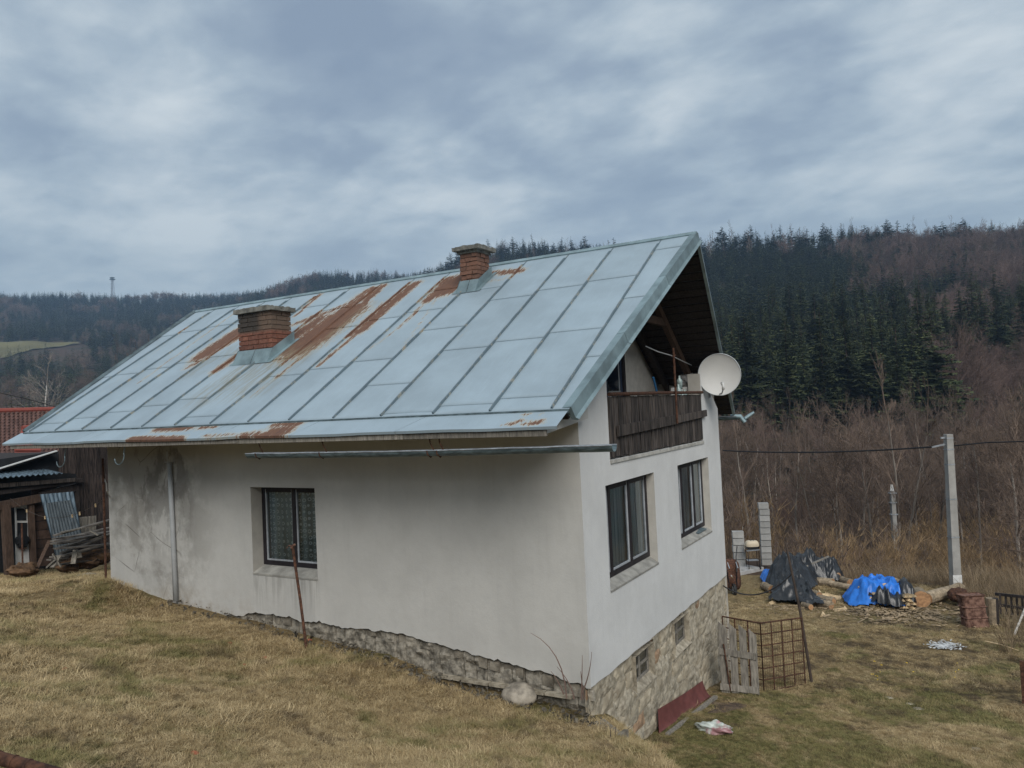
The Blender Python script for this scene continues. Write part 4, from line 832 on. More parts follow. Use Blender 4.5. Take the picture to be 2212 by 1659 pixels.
plankwall((68, 121, 1050, 1226, 1044, 1222), 9, MAT['umber_wood'], -.04, False, 6)
plankwall((172, 208, 1118, 1152, 1114, 1150), 9, MAT['grey_wood'], .25, seed=9, jag=1)
def sbeam(u0, v0, u1, v1, w, h, dx=0., mat='brown_wood', name='beam'):
    return part(name, MB().beam(sh(u0, v0, dx), sh(u1, v1, dx), w, h), MAT[mat], shed)
sbeam(-40, 1070, 178, 1037, .10, .10, .12, 'dark_wood'); sbeam(-40, 1100, 85, 1076, .14, .20, .10); sbeam(85, 1072, 165, 1052, .10, .20, .02, 'dark_wood'); sbeam(11, 1090, 20, 1240, .17, .17, .14, 'brown_wood', 'post'); sbeam(66, 1085, 72, 1230, .12, .12, .05, 'brown_wood', 'post'); sbeam(166, 1050, 170, 1140, .08, .08, .04, 'dark_wood', 'post'); sbeam(-40, 1052, 165, 1036, .08, .10, .22, 'old_wood')
dr = MB(); P = [sh(33, 1092, -.02), sh(62, 1090, -.02), sh(69, 1226, -.02), sh(36, 1228, -.02)]; Q = [p-np.array([.04, 0, 0]) for p in P]
sd_ = part('door', dr.add(P+Q, [(3, 2, 1, 0), (4, 5, 6, 7), (0, 1, 5, 4), (2, 3, 7, 6), (1, 2, 6, 5), (3, 0, 4, 7)]), MAT['white_paint'], shed)
for (a, b, c, d) in ((36, 57, 1098, 1124), (37, 59, 1129, 1158)): part('pane', MB().quad(sh(a, d, .0), sh(b, d, .0), sh(b, c, .0), sh(a, c, .0)), MAT['dark'], sd_)
def corr(name, P, n, amp, mat, parent=None, loc=None, label=None, cat=None):
    a, b, c, d = [np.array(p, float) for p in P]; nrm = np.cross(b-a, d-a); nrm /= np.linalg.norm(nrm); V = []; m = n*6
    for i in range(m+1):
        t = i/m; h = amp*math.sin(2*math.pi*n*t)
        for j in range(5): s = j/4; V.append((a*(1-t)+b*t)*(1-s)+(d*(1-t)+c*t)*s+nrm*(h+.004*math.sin(j*2)))
    F = [(i*5+j, (i+1)*5+j, (i+1)*5+j+1, i*5+j+1) for i in range(m) for j in range(4)]; N0 = len(V); V += [v-nrm*.006 for v in V]; F += [tuple(N0+q for q in reversed(f)) for f in F]
    o = part(name, MB().add(V, F), mat, parent, loc=loc, smooth=True)
    if label: tag(o, label, cat)
    return o
corr('corrugated_roof', [sh(-70, 1037, .40), sh(136, 1022, .40), sh(136, 1022, .40)+np.array([-2.6, 0, .35]), sh(-70, 1037, .40)+np.array([-2.6, 0, .35])], 17, .022, MAT['corr'], shed)
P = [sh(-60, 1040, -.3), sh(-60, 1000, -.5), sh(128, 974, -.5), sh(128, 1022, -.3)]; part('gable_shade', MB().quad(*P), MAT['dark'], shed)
mb = MB(); a, b = sh(-30, 1021, -.1), sh(122, 974, -.1); mb.beam(a, b, .10, .025); part('verge_trim', mb, MAT['white_paint'], shed)
back = np.array([-3.2, 0, .0]); part('upper_roof', MB().add([sh(-30, 1023, -.12), sh(122, 976, -.12), sh(122, 976, -.12)+back, sh(-30, 1023, -.12)+back, sh(-30, 1027, -.12), sh(122, 980, -.12)], [(0, 1, 2, 3), (0, 4, 5, 1)]), MAT['dark_wood'], shed)
corr('corrugated_sheet', [sh(86, 1068, .45), sh(158, 1062, .45), sh(178, 1165, .8), sh(121, 1206, .8)], 8, .018, MAT['corr'], loc=sh(140, 1206, .8), label='bluish corrugated metal sheet leaning on the shed wall, behind the duller one', cat='metal sheet')
corr('corrugated_sheet', [sh(99, 1087, .62), sh(152, 1080, .62), sh(176, 1160, .95), sh(122, 1206, .95)], 9, .010, MAT['corr_old'], loc=sh(146, 1206, .95), label='dull grey corrugated sheet leaning in front of the bluish one at the shed', cat='metal sheet')
flat_top('broom', MB().tube([sh(47, 1131, .35), sh(49, 1222, .55)], .022, 8).tube([sh(41, 1186, .45), sh(57, 1185, .45)], .012, 6), MAT['rust'], 'rusty long-handled tool standing against the white shed door', 'tool', sh(49, 1224, .55))
flat_top('dark_sack', blob(sh(48, 1168, .1), (.08, .15, .20), 5), MAT['dark'], 'dark sack hanging on the white shed door', 'sack', sh(48, 1190, .2))
flat_top('leaning_plank', MB().beam(sh(107, 1168, .35), sh(80, 1228, .8), .09, .03), MAT['brown_wood'], 'brown plank leaning against the horizontal boards of the shed', 'plank', sh(80, 1228, .8))
rnd = random.Random(21); MAT['heap_plank'] = simple('heap_planks', (.13, .115, .10), var=.5, scale=5, bump=.6, bscale=40, rnd=.4)
for i in range(15):     # timber heap
    t = i/14; yy = 1222-t*62+rnd.uniform(-3, 3); u0 = 112+rnd.uniform(-8, 26)*(1 if i < 11 else .2); d = 1.4+rnd.uniform(0, .9)
    a = sh(u0, yy+rnd.uniform(-5, 5), d); b = sh(246, yy-26-rnd.uniform(-16, 16), d-rnd.uniform(-.3, .5))
    o = part('plank', MB().beam(a, b, .12+rnd.random()*.08, .035), MAT['heap_plank'], loc=(a+b)/2); tag(o, 'grey weathered plank in the timber heap by the shed', 'plank', 'planks heaped by the shed')
for i, (u0, v0, u1, v1) in enumerate([(114, 1196, 132, 1224), (129, 1200, 112, 1226), (163, 1188, 158, 1218), (168, 1190, 172, 1205), (100, 1226, 120, 1208), (133, 1150, 236, 1128), (195, 1146, 212, 1156)]):
    a, b = sh(u0, v0, 2.2), sh(u1, v1, 2.3); o = part('board_offcut', MB().beam(a, b, .11, .03), MAT['grey_wood'], loc=b)
    tag(o, 'pale grey board end sticking out of the timber heap by the shed', 'board', 'loose board ends of the timber heap')
for i, (u, v, r) in enumerate([(215, 1203, .5), (185, 1212, .4), (150, 1220, .3), (50, 1232, .35)]):
    tag(part('leaf_litter', blob(sh(u, v, 1.6 if i < 3 else .8), (.3, r, .18), 8+i, amp=.3), simple('litter%d' % i, (.13, .075, .04), var=.5, scale=9, bump=1), loc=sh(u, v+3, 1.6)), ['brown leaf litter heaped at the house end of the timber heap', 'brown leaf litter under the middle of the timber heap', 'small mound of litter at the near end of the timber heap', 'reddish scraps piled at the foot of the white shed door'][i], 'litter heap')
# clothes line with pegs, its rusty post by the house corner
po0, po1 = hit(222, 990, 1, -.45), hit(229, 1258, 1, -.50); post = flat_top('washing_line_post', MB().tube([po0, po1-np.array([0, 0, .2])], .022, 8), MAT['rust'], 'thin rusty washing line post beside the left house corner', 'post', po1)
A = po0*.67+po1*.33; Bq = sh(22, 1076, .5); pts = [A*(1-t)+Bq*t-np.array([0, 0, .42*4*t*(1-t)]) for t in np.linspace(0, 1, 15)]
flat_top('washing_line', MB().tube(pts, .004, 5), MAT['old_wood'], 'sagging green and white washing line between the post and the shed', 'line', pts[7])
for i in (1, 3, 4, 8, 11): p = pts[i]; o = flat_top('clothes_peg', MB().box(p-np.array([.008, .012, .05]), p+np.array([.008, .012, .02])), MAT['pale_wood'], 'clothes peg clipped on the washing line', 'peg', p, 'pegs on the washing line')
w_ = [hit(224, 1032, 1, -.4), hit(230, 1045, 1, -.35), hit(231, 1060, 1, -.3), hit(238, 1075, 1, -.06)]; flat_top('wire_end', MB().tube(w_, .012, 6), MAT['pvc'], 'white cable end looping from the line post to the house corner', 'cable', w_[0])
# neighbour house with a tiled roof
NX = -26.0
def nh(u, v, dx=0.): return hit(u, v, 0, NX+dx)
nb = thing('tiled_house', 'house with a brown clay tile roof and bright red ridge, beyond the shed', 'house', nh(40, 1060))
tile_me = []
for s in range(4):
    rr = random.Random(s); V = []; n = 8
    for j in range(3):
        for i in range(n+1): t = i/n; V.append((0+j*.0, t-.5, 0)) if False else V.append((-.5+j*.5, t-.5, .20*abs(math.sin(math.pi*t*1.0))**.8*(1-.1*j)+(.16 if j == 2 else .0)+(0.08 if j == 1 else 0)))
    base = len(V); V += [(V[i+2*(n+1)][0], V[i+2*(n+1)][1], V[i+2*(n+1)][2]-.16) for i in range(n+1)]
    F = [(j*(n+1)+i, (j+1)*(n+1)+i, (j+1)*(n+1)+i+1, j*(n+1)+i+1) for j in range(2) for i in range(n)]+[(2*(n+1)+i, base+i, base+i+1, 2*(n+1)+i+1) for i in range(n)]
    tile_me.append(mesh_from('tile', V, F, MAT['tile']))
r0, r1 = nh(-60, 891, -2.2), nh(150, 885, -2.2); e0 = nh(-60, 1040, 1.0); e1 = nh(150, 1015, 1.0); sl_ = math.atan2(r0[2]-e0[2], 3.2)
deck = part('roof', MB().quad(e0-[0, 0, .08], e1-[0, 0, .08], r1-[0, 0, .08], r0-[0, 0, .08]), MAT['tile'], nb)
nrow = 21; ncol = 22; tw = float(np.linalg.norm(e1-e0))/ncol; Ls = float(np.linalg.norm(r0-e0)); tl = Ls/nrow; rnd = random.Random(8)
for r in range(nrow):
    for c in range(ncol):
        s = (r+.5)/nrow; t = (c+.5)/ncol; p = (e0*(1-t)+e1*t)*(1-s)+(r0*(1-t)+r1*t)*s
        ang = math.atan2(e1[2]-e0[2], e1[1]-e0[1])
        o = inst('tile', tile_me[rnd.randrange(4)], deck, p, (ang, sl_, 0), (tl*1.06, tw*.97, .16))
part('ridge_cap', MB().tube([r0+[0, 0, .03], r1+[0, 0, .03]], .11, 8), MAT['tile_red'], nb)
part('wall', MB().box((NX-5, e0[1], e0[2]-3.4), (NX+.6, e1[1]+.5, e0[2]-.05)), MAT['plaster_plain'], nb)
dmr = MB(); a, b, c, d = nh(48, 925, 1.3), nh(92, 919, 1.3), nh(88, 973, 1.9), nh(30, 973, 1.9); dmr.quad(d, c, b, a); dmr.quad(a+[0, 0, -.1], b+[0, 0, -.1], c+[0, 0, -.1], d+[0, 0, -.1]); part('dormer_roof', dmr, MAT['tile_red'], nb); part('dormer_ridge', MB().tube([a, b], .09, 8), MAT['tile_red'], nb)
flat_top('overhead_wire', MB().tube([hit(u, v, 0, -24) for u, v in ((-60, 836), (60, 862), (130, 882), (240, 905))], .012, 5), MAT['wire'], 'thin dark wire crossing above the tiled roof at the left edge', 'wire', hit(0, 850, 0, -24))
# ================================================================== FOREGROUND AND YARD THINGS
c = ghit(1122, 1512); bd = blob(c+[0, 0.0, .05], (.26, .20, .165), 31, 34, 20, .14, 1.5); flat_top('boulder', bd, simple('pale_rock', (.30, .265, .215), var=.45, scale=6, bump=.8, bscale=18), 'pale rounded boulder lying at the wall foot near the house corner', 'boulder', c, smooth=True)
c = ghit(185, 1248); flat_top('flat_rock', blob(c+[0, 0, .0], (.42, .28, .10), 33, 24, 12, .2, 1.8), MAT['concrete'], 'half-buried grey rock left of the washing line post', 'rock', c, smooth=True)
a = hit(663, 1381, 1, -.55); a[2] = gz(a[0], a[1])-.1; b = hit(632, 1180, 1, -.42)
rod = thing('leaning_iron_bar', 'rusty iron bar leaning from the wall foot across the lace-curtained window', 'iron bar', a); part('bar', MB().tube([a, (np.array(a)+b)/2+[.01, 0, 0], b], .022, 8), MAT['rust'], rod); part('cross_piece', MB().beam(b-[.02, 0, .03], b+[.04, .0, .03], .05, .03).tube([b, b+[-.08, 0, .01], b+[-.13, 0, -.04]], .008, 5), MAT['rust_light'], rod)
# pipe rail at the very front left
a, b = CAM+ray(-70, 1619)*3.7, CAM+ray(150, 1680)*3.6
pipe = part('pipe_rail', MB().tube([a+(b-a)*t for t in np.linspace(0, 1, 8)], .031, 16), MAT['rust'], loc=a, smooth=True); tag(pipe, 'rusty pipe rail crossing the bottom left corner', 'pipe')
for t in (.12, .30, .46, .60): q = a+(b-a)*t; e = (b-a)/np.linalg.norm(b-a); part('wire_tie', MB().tube([q-e*.004, q+e*.004], .034, 16), MAT['rust'], pipe)
for i, (u, v, s) in enumerate([(140, 1448, .05), (985, 2280, 0), (978, 1390, 0)]): pass
for i, (u, v, s, lb) in enumerate([(979, 1470, .0, '')]): pass
rnd = random.Random(4)
for i, (u, v) in enumerate([(978, 1692-200), (980, 1468)]): pass
for i, (u, v, lb) in enumerate([(528, 1440, 'largest orange brick chip in the grass below the window'), (572, 1424, 'small orange brick chip right of the largest one'), (140, 1449, 'orange brick chip in the grass at the far left'), (420, 1630, 'dark red brick chip in the front grass'), (496, 1392, 'flat pinkish brick chip near the wall foot'), (668, 1385, 'orange brick chip at the foot of the leaning bar')]):
    c = ghit(u, v); flat_top('brick_chip', blob(c+[0, 0, .015], (.05, .035, .022), 50+i, 8, 6, .3), simple('chip%d' % i, (.42, .13, .07), var=.2), lb, 'brick chip', c)
# bare shoots by the corner
def shoots(name, base, tips, r, mat, label, cat):
    mb = MB()
    for (p, q, bow) in tips:
        p = np.array(p); q = np.array(q); pts = [p*(1-t)+q*t+np.array(bow)*4*t*(1-t) for t in np.linspace(0, 1, 7)]; mb.tube(pts, [r*(1-.75*i/6) for i in range(7)], 5)
    return flat_top(name, mb, mat, label, cat, base)
g = lambda u, v, Y: hit(u, v, 1, Y)
shoots('bare_sapling', g(1222, 1500, -.25), [(g(1224, 1508, -.25), g(1146, 1367, -.25), (.12, 0, .12)), (g(1218, 1500, -.25), g(1190, 1450, -.3), (0, 0, .03)), (g(1240, 1510, -.2), g(1203, 1440, -.2), (.05, 0, 0)), (g(1256, 1512, -.2), g(1258, 1390+25, -.2), (0, 0, 0)), (g(1256, 1500, -.2), g(1278, 1408, -.15), (.03, 0, 0)), (g(1262, 1510, -.15), g(1254, 1450, -.2), (0, 0, 0))], .011, MAT['twig_red'], 'thin bare reddish shoots growing at the front house corner', 'shrub')
shoots('bare_sapling', g(1320, 1600, -.1), [(hit(1316, 1600, 0, .45), hit(1368, 1565, 0, .3), (0, 0, -.02)), (hit(1319, 1600, 0, .5), hit(1318, 1572, 0, .5), (0, 0, 0)), (hit(1328, 1602, 0, .5), hit(1330, 1570, 0, .5), (0, 0, 0))], .010, MAT['bark_dark'], 'short broken stems by the stone basement, left of the red sheet', 'shrub')
sb = np.array([.33, -.30, gz(.33, -.30)]); mb = MB(); mb.beam(sb+[-.20, .10, .02], sb+[.20, -.06, -.10], .30, .07); mb.beam(sb+[.22, .0, -.16], sb+[.20, .02, .02], .26, .06)
flat_top('broken_slab', mb, MAT['skirt'], 'broken dirt-covered cement slab at the foot of the front house corner', 'cement slab', sb)
# red sheet and its edge board
P = [hit(1419, 1578, 0, .12), hit(1440, 1510, 0, .02), hit(1517, 1470, 0, .0)-[0, 0, 0], hit(1529, 1505, 0, .36), hit(1440, 1580, 0, .42)]
nu, nv = 20, 8; V = []
A0, A1 = np.array([.42, 2.33, -3.93]), np.array([.46, 4.55, -4.17]); B0, B1 = np.array([.03, 2.65, -3.62]), np.array([.03, 4.75, -3.62])
A0 = hit(1424, 1584, 2, -3.94); A1 = hit(1537, 1503, 2, -4.19); B0 = hit(1421, 1532, 0, .02); B1 = hit(1517, 1470, 0, .02)
for j in range(nv+1):
    for i in range(nu+1):
        t = i/nu; s = j/nv; p = (A0*(1-t)+A1*t)*(1-s)+(B0*(1-t)+B1*t)*s; p = p+np.array([.0, 0, -.13*4*s*(1-s)*.6])+np.array([.09*(s)*math.sin(t*3)*.3, 0, 0]); V.append(p)
F = [(j*(nu+1)+i, j*(nu+1)+i+1, (j+1)*(nu+1)+i+1, (j+1)*(nu+1)+i) for j in range(nv) for i in range(nu)]; N0 = len(V); F += [tuple(N0+q for q in reversed(f)) for f in F]; V += [v-np.array([.004, 0, .004]) for v in V]
flat_top('red_metal_sheet', MB().add(V, F), MAT['red_sheet'], 'rusty red curved metal sheet leaning against the stone basement', 'metal sheet', (A0+A1)/2, smooth=True)
a = hit(1442, 1588, 2, -3.96); b = hit(1546, 1506, 2, -4.20); flat_top('edge_plank', MB().beam(a, b, .07, .06), MAT['grey_wood'], 'grey plank lying along the foot of the red sheet', 'plank', (a+b)/2)
c = ghit(1567, 1528); n = 28; V = [(c[0]+.36*math.cos(t)*(1+.3*math.sin(3*t)), c[1]+.6*math.sin(t)*(1+.2*math.sin(5*t)), 0) for t in np.linspace(0, 2*math.pi, n+1)[:-1]]; V = [(x, y, gz(x, y)-.008) for x, y, _ in V]+[(c[0], c[1], gz(c[0], c[1])+.03)]
o = part('bare_soil', MB().add(V, [(i, (i+1) % n, n) for i in range(n)]), simple('bare_reddish_soil', (.10, .070, .050), var=.4, scale=8, bump=1), loc=c); tag(o, kind='structure')
c = ghit(1543, 1580); bag = flat_top('carrier_bag', blob(c+[0, 0, .05], (.30, .14, .11), 81, 40, 24, .35, 3.2), MAT['bag'], 'crumpled white and pink carrier bag lying on the grass', 'bag', c, smooth=True)
# ---- garden gate of boards + rusty cage
GA = hit(1563, 1500, 2, -4.33); GB = hit(1640, 1508, 2, -4.36)
gd = (GB-GA)/np.linalg.norm(GB-GA); gn = np.array([gd[1], -gd[0], 0]); glen = float(np.linalg.norm(GB-GA))
gate = thing('board_gate', 'grey wooden gate of four pointed boards beside the basement wall', 'gate', (GA+GB)/2)
for i in range(4):
    s = [.07, .35, .63, .91][i]*glen; w = .15 if i == 0 else .135; h = 1.33-.02*i; p = GA+gd*s; q0, q1 = p-gd*w/2, p+gd*w/2; zb = -4.40 if i < 3 else -4.46
    P = [(q0[0], q0[1], zb), (q1[0], q1[1], zb), (q1[0], q1[1], zb+h-.03), (q0[0], q0[1], zb+h+.09)]
    P = [np.array(v) for v in P]; Q = [v-gn*.022 for v in P]; part('board', MB().add(P+Q, [(0, 1, 2, 3), (7, 6, 5, 4), (0, 4, 5, 1), (1, 5, 6, 2), (2, 6, 7, 3), (3, 7, 4, 0)]), MAT['grey_wood'], gate)
for (z0, z1) in ((-3.52, -3.60), (-4.18, -4.22)):
    a = GA-gd*.05+gn*.018; b = GB+gd*.0+gn*.018; a[2] = z0; b[2] = z1; part('rail', MB().beam(a, b, .025, .115), MAT['grey_wood'], gate)
part('strut', MB().tube([GA+gd*.13+gn*.03+[0, 0, .10], GA+gd*.05+gn*.03+[0, 0, .95]], .014, 6), MAT['rust'], gate)
cage = thing('wire_cage', 'rusty open cage of square bars and wire mesh behind the board gate', 'cage', (.95, 6.1, -4.45))
FRc = np.array([.93, 5.70, -4.38]); Rc = np.array([1.52, 6.62, -4.46]); FLc = np.array([.12, 6.05, -4.42]); BLc = FLc+(Rc-FRc); H = 1.30
def lerp3(a, b, t): return a*(1-t)+b*t
for (a, b, n, ismesh) in ((FRc, Rc, 4, 1), (FLc, FRc, 3, 1)):
    for i in range(n+1):
        p = lerp3(a, b, i/n); part('bar', MB().tube([p, p+[0, 0, H]], .013, 6), MAT['rust'], cage)
    for j in range(7):
        z = np.array([0, 0, .02+(H-.02)*j/6]); part('bar', MB().tube([a+z, b+z], .011 if j < 6 else .015, 6), MAT['rust'], cage)
    if ismesh:
        mb = MB(); nn = int(np.linalg.norm(b-a)/.055)
        for i in range(nn+1): p = lerp3(a, b, i/nn); mb.tube([p, p+[0, 0, H]], .0022, 3, cap=False)
        for j in range(int(H/.055)): z = np.array([0, 0, j*.055]); mb.tube([a+z, b+z], .0022, 3, cap=False)
        o = part('wire_mesh', mb, MAT['rust'], cage, kind='stuff')
a = hit(1755, 1478, 2, -4.47); b = hit(1697, 1172, 1, a[1]+.35); stick = flat_top('leaning_pole', MB().tube([a-[0, 0, .1], a*.5+b*.5+[.03, 0, 0], b], [.030, .027, .020], 8), MAT['bark_dark'], 'tall dark crooked pole leaning by the rusty cage', 'pole', a)
kp = a+(b-a)*.77; w0 = hit(1560, 1264, 0, -.06); pts = [w0*(1-t)+kp*t-np.array([0, 0, .30*4*t*(1-t)]) for t in np.linspace(0, 1, 16)]; flat_top('black_cable', MB().tube(pts, .014, 6), MAT['wire'], 'black cable sagging from the house corner to the leaning pole', 'cable', w0)
# ---- terrace, block pillars, grill, wheelbarrow
tz = -4.93
TA = hit(1568, 1212, 2, tz); TB = hit(1640, 1226, 2, tz); TC = hit(1598, 1268, 2, tz)
ex_ = (TB-TA); ex_ = ex_/np.linalg.norm(ex_); ey_ = np.array([ex_[1], -ex_[0], 0]); Lx = 2.3; Ly = 5.2; O = TA-ex_*.6
terr = part('terrace', MB().add([O+[0, 0, -.35], O+ex_*Lx+[0, 0, -.35], O+ex_*Lx+ey_*Ly+[0, 0, -.35], O+ey_*Ly+[0, 0, -.35], O+[0, 0, -.02], O+ex_*Lx+[0, 0, -.02], O+ex_*Lx+ey_*Ly+[0, 0, -.02], O+ey_*Ly+[0, 0, -.02]], [(4, 5, 6, 7), (0, 1, 5, 4), (1, 2, 6, 5), (2, 3, 7, 6), (3, 0, 4, 7)]), MAT['concrete'], loc=O); tag(terr, kind='structure')
sm = mesh_from('paving_slab', MB().box((0, 0, 0), (.44, .235, .05), .002).v, MB().box((0, 0, 0), (1, 1, 1)).f, MAT['slab']); rz = math.atan2(ex_[1], ex_[0]); rnd = random.Random(6)
for i in range(5):
    for j in range(21):
        off = .22 if j % 2 else 0
        if i*.455+off+.44 > Lx+.02: continue
        p = O+ex_*(i*.455+off+.01)-(-ey_)*(j*.245+.245)+[0, 0, -.03+rnd.uniform(-.004, .004)]
        inst('paving_slab', sm, terr, p, (0, 0, rz))
part('kerb_edge', MB().beam(O+ex_*(Lx+.05)+[0, 0, -.05], O+ex_*(Lx+.05)+ey_*Ly+[0, 0, -.05], .08, .2), MAT['slab'], terr)
def pillar(u, v, n, w, top_v, label):
    c = hit(u, v, 2, tz); c2 = np.array([c[0], c[1]+.15, tz]); t = thing('block_pillar', label, 'pillar', c2)
    dd = float((c2-CAM)@FW); h = (v-top_v)/FPX*dd/n; rnd = random.Random(n)
    bmx = mesh_from('block', MB().box((-w/2, -w/2*.62, 0), (w/2, w/2*.62, h-.022), .006).v, MB().box((0, 0, 0), (1, 1, 1)).f, MAT['block'])
    for i in range(n): inst('block', bmx, t, c2+[rnd.uniform(-.01, .01), rnd.uniform(-.01, .01), i*h], (0, 0, YAW-.12+rnd.uniform(-.015, .015)))
    return c2
pillar(1595, 1224, 5, .40, 1148, 'short pillar of five stacked grey blocks on the terrace'); pillar(1654, 1221, 10, .36, 1087, 'tall pillar of ten stacked grey blocks on the terrace')
gc = hit(1627, 1228, 2, tz); gr = thing('barbecue_grill', 'cream-lidded barbecue grill on a wheeled frame between the block pillars', 'grill', gc)
ux = np.array([math.cos(YAW), math.sin(YAW), 0]); uy = np.array([-math.sin(YAW), math.cos(YAW), 0]); G = lambda a, b, z: gc+ux*a+uy*b+np.array([0, 0, z])
V = []; F = []; n = 24
for j, (z, s) in enumerate([(.80, 1.), (.83, 1.02), (.92, .97), (.985, .80), (1.0, .55), (1.005, 0.02)]):
    for k in range(n):
        t = 2*math.pi*k/n; cc, ss = math.cos(t), math.sin(t); q = (abs(cc)**4+abs(ss)**4)**-.25; V.append(G(.235*cc*q*s*1.0, .17*ss*q*s, z))
F = [(j*n+k, j*n+(k+1) % n, (j+1)*n+(k+1) % n, (j+1)*n+k) for j in range(5) for k in range(n)]; part('lid', MB().add(V, F), MAT['cream'], gr, smooth=True)
part('lid_handle', MB().tube([G(-.06, -.05, 1.0), G(-.06, -.05, 1.03), G(.06, -.05, 1.03), G(.06, -.05, 1.0)], .012, 6), MAT['black'], gr); part('bowl', MB().add([G(-.23, -.16, .80), G(.23, -.16, .80), G(.23, .16, .80), G(-.23, .16, .80), G(-.19, -.12, .70), G(.19, -.12, .70), G(.19, .12, .70), G(-.19, .12, .70)], [(0, 4, 5, 1), (1, 5, 6, 2), (2, 6, 7, 3), (3, 7, 4, 0), (4, 7, 6, 5)]), MAT['black'], gr)
part('side_shelf', MB().beam(G(-.26, -.2, .68), G(.2, -.2, .70), .14, .02), MAT['steel'], gr)
for (a, b) in ((-.2, -.13), (.2, -.13), (-.2, .13), (.2, .13)): part('leg', MB().tube([G(a, b, .72), G(a*.95, b, .05)], .012, 6), MAT['black'], gr)
part('lower_shelf', MB().beam(G(-.2, 0, .30), G(.2, 0, .30), .24, .015), MAT['steel'], gr)
for a in (-.21, .21): part('wheel', MB().tube([G(a, -.16, .08), G(a+.03, -.17, .08)], .075, 14), MAT['rubber'], gr)
part('handle_bar', MB().tube([G(.2, 0, .75), G(.32, -.02, .84)], .012, 6), MAT['black'], gr)
# wheelbarrow standing upright, seen from below
wc = ghit(1580, 1281); wb = thing('wheelbarrow', 'rusty wheelbarrow tipped up on its nose in front of the terrace', 'wheelbarrow', wc); Q_ = lambda a, b, z: wc+ux*a+uy*b+np.array([0, 0, z])
V = []; F = []; n = 28; RB = [(.0, .36, .50), (.22, .30, .42), (.30, .16, .26)]
for j, (dep, wa, ha) in enumerate([(.0, .33, .47), (-.06, .33, .46), (-.26, .20, .32), (-.28, .02, .03)]):
    for k in range(n):
        t = 2*math.pi*k/n; cc, ss = math.cos(t), math.sin(t); q = (abs(cc)**5+abs(ss)**5)**-.2; V.append(Q_(wa*cc*q, .12+dep+.10*ss, .55+ha*ss*q))
F = [(j*n+k, j*n+(k+1) % n, (j+1)*n+(k+1) % n, (j+1)*n+k) for j in range(3) for k in range(n)]; part('tray', MB().add(V, F), MAT['rust'], wb, smooth=True)
for a in (-1, 1): part('handle', MB().tube([Q_(.10*a, -.22, .12), Q_(.15*a, -.2, .7), Q_(.22*a, .05, 1.10), Q_(.30*a, .15, 1.42)], .018, 6), MAT['black'], wb)
for a in (-1, 1): part('leg', MB().tube([Q_(.14*a, -.2, .78), Q_(.13*a, -.42, .86), Q_(.13*a, -.22, 1.0)], .014, 6), MAT['steel'], wb)
wh = part('wheel', MB().tube([Q_(-.035, -.30, .17), Q_(.035, -.30, .17)], .19, 20), MAT['rubber'], wb); part('rim', MB().tube([Q_(-.04, -.30, .17), Q_(.04, -.30, .17)], .11, 14), MAT['steel'], wh)
# ---- tarps, logs, firewood
def tarp(name, pts, h_fn, x0, x1, y0, y1, mat, label, res=.03, thr=.05):
    nx, ny = int((x1-x0)/res), int((y1-y0)/res); X, Y = np.meshgrid(np.linspace(x0, x1, nx), np.linspace(y0, y1, ny), indexing='ij'); G_ = terrain(X, Y); Hh = h_fn(X, Y)
    wx = X+.25*fbm(X*1.7, Y*1.7+8, 3); wy = Y+.25*fbm(X*1.7+5, Y*1.7, 3)
    f1 = np.abs(fbm(wx*2.6+3+wy, wy*1.5-wx, 3)); f2 = np.abs(fbm(wx*6+1.3*wy, wy*2.6-wx*2, 2)); fold = .20*(1-np.clip(f1*3.0, 0, 1))**1.2+.085*(1-np.clip(f2*3.5, 0, 1)); Hh2 = Hh+fold*np.clip(Hh*2.5, 0, 1)-.06
    Z = G_+np.maximum(Hh2, .012); ok = Hh > thr; idx = -np.ones((nx, ny), int); V = []; F = []
    for i in range(nx):
        for j in range(ny):
            if ok[i, j]: idx[i, j] = len(V); V.append((X[i, j]+.03*float(vnoise(j*.4, i*.4)), Y[i, j], Z[i, j]))
    for i in range(nx-1):
        for j in range(ny-1):
            q = (idx[i, j], idx[i+1, j], idx[i+1, j+1], idx[i, j+1])
            if min(q) >= 0: F.append(q)
    return flat_top(name, MB().add(V, F), mat, label, 'tarp', (float(np.mean([v[0] for v in V])), float(np.mean([v[1] for v in V])), gz((x0+x1)/2, (y0+y1)/2)), smooth=True)
def gs(X, Y, cx, cy, a, b, th=0, p=2):
    dx, dy = X-cx, Y-cy; u = dx*math.cos(th)+dy*math.sin(th); v = -dx*math.sin(th)+dy*math.cos(th); return np.exp(-(np.abs(u/a)**p+np.abs(v/b)**p))
hb = lambda X, Y: .74*gs(X, Y, -.50, 17.0, .70, 1.0, .1, 4)+.70*gs(X, Y, .25, 18.2, .60, .8, .1, 4)+.46*gs(X, Y, -.35, 15.5, .50, 1.2, .25, 3)+.34*gs(X, Y, .25, 14.4, .45, .9, .60, 3)+.22*gs(X, Y, -.35, 14.1, .45, .35, .2, 3)
tarp('black_tarp', None, hb, -1.8, 1.4, 13.2, 19.6, MAT['tarp_black'], 'crumpled black plastic tarp thrown over the log heap', thr=.14)
bb_ = lambda X, Y: .30*gs(X, Y, -1.25, 17.1, .28, .9, .3, 3)
tarp('blue_tarp', None, bb_, -1.9, -.5, 15.9, 18.6, MAT['tarp_blue'], 'strip of blue tarp sticking out under the left side of the black tarp', thr=.09)
hc = lambda X, Y: .58*gs(X, Y, 2.14, 15.2, .80, .76, .2, 4)
tarp('blue_tarp', None, hc, 1.1, 3.1, 14.1, 16.4, MAT['tarp_blue'], 'bright blue tarp over the small split firewood stack', thr=.10)
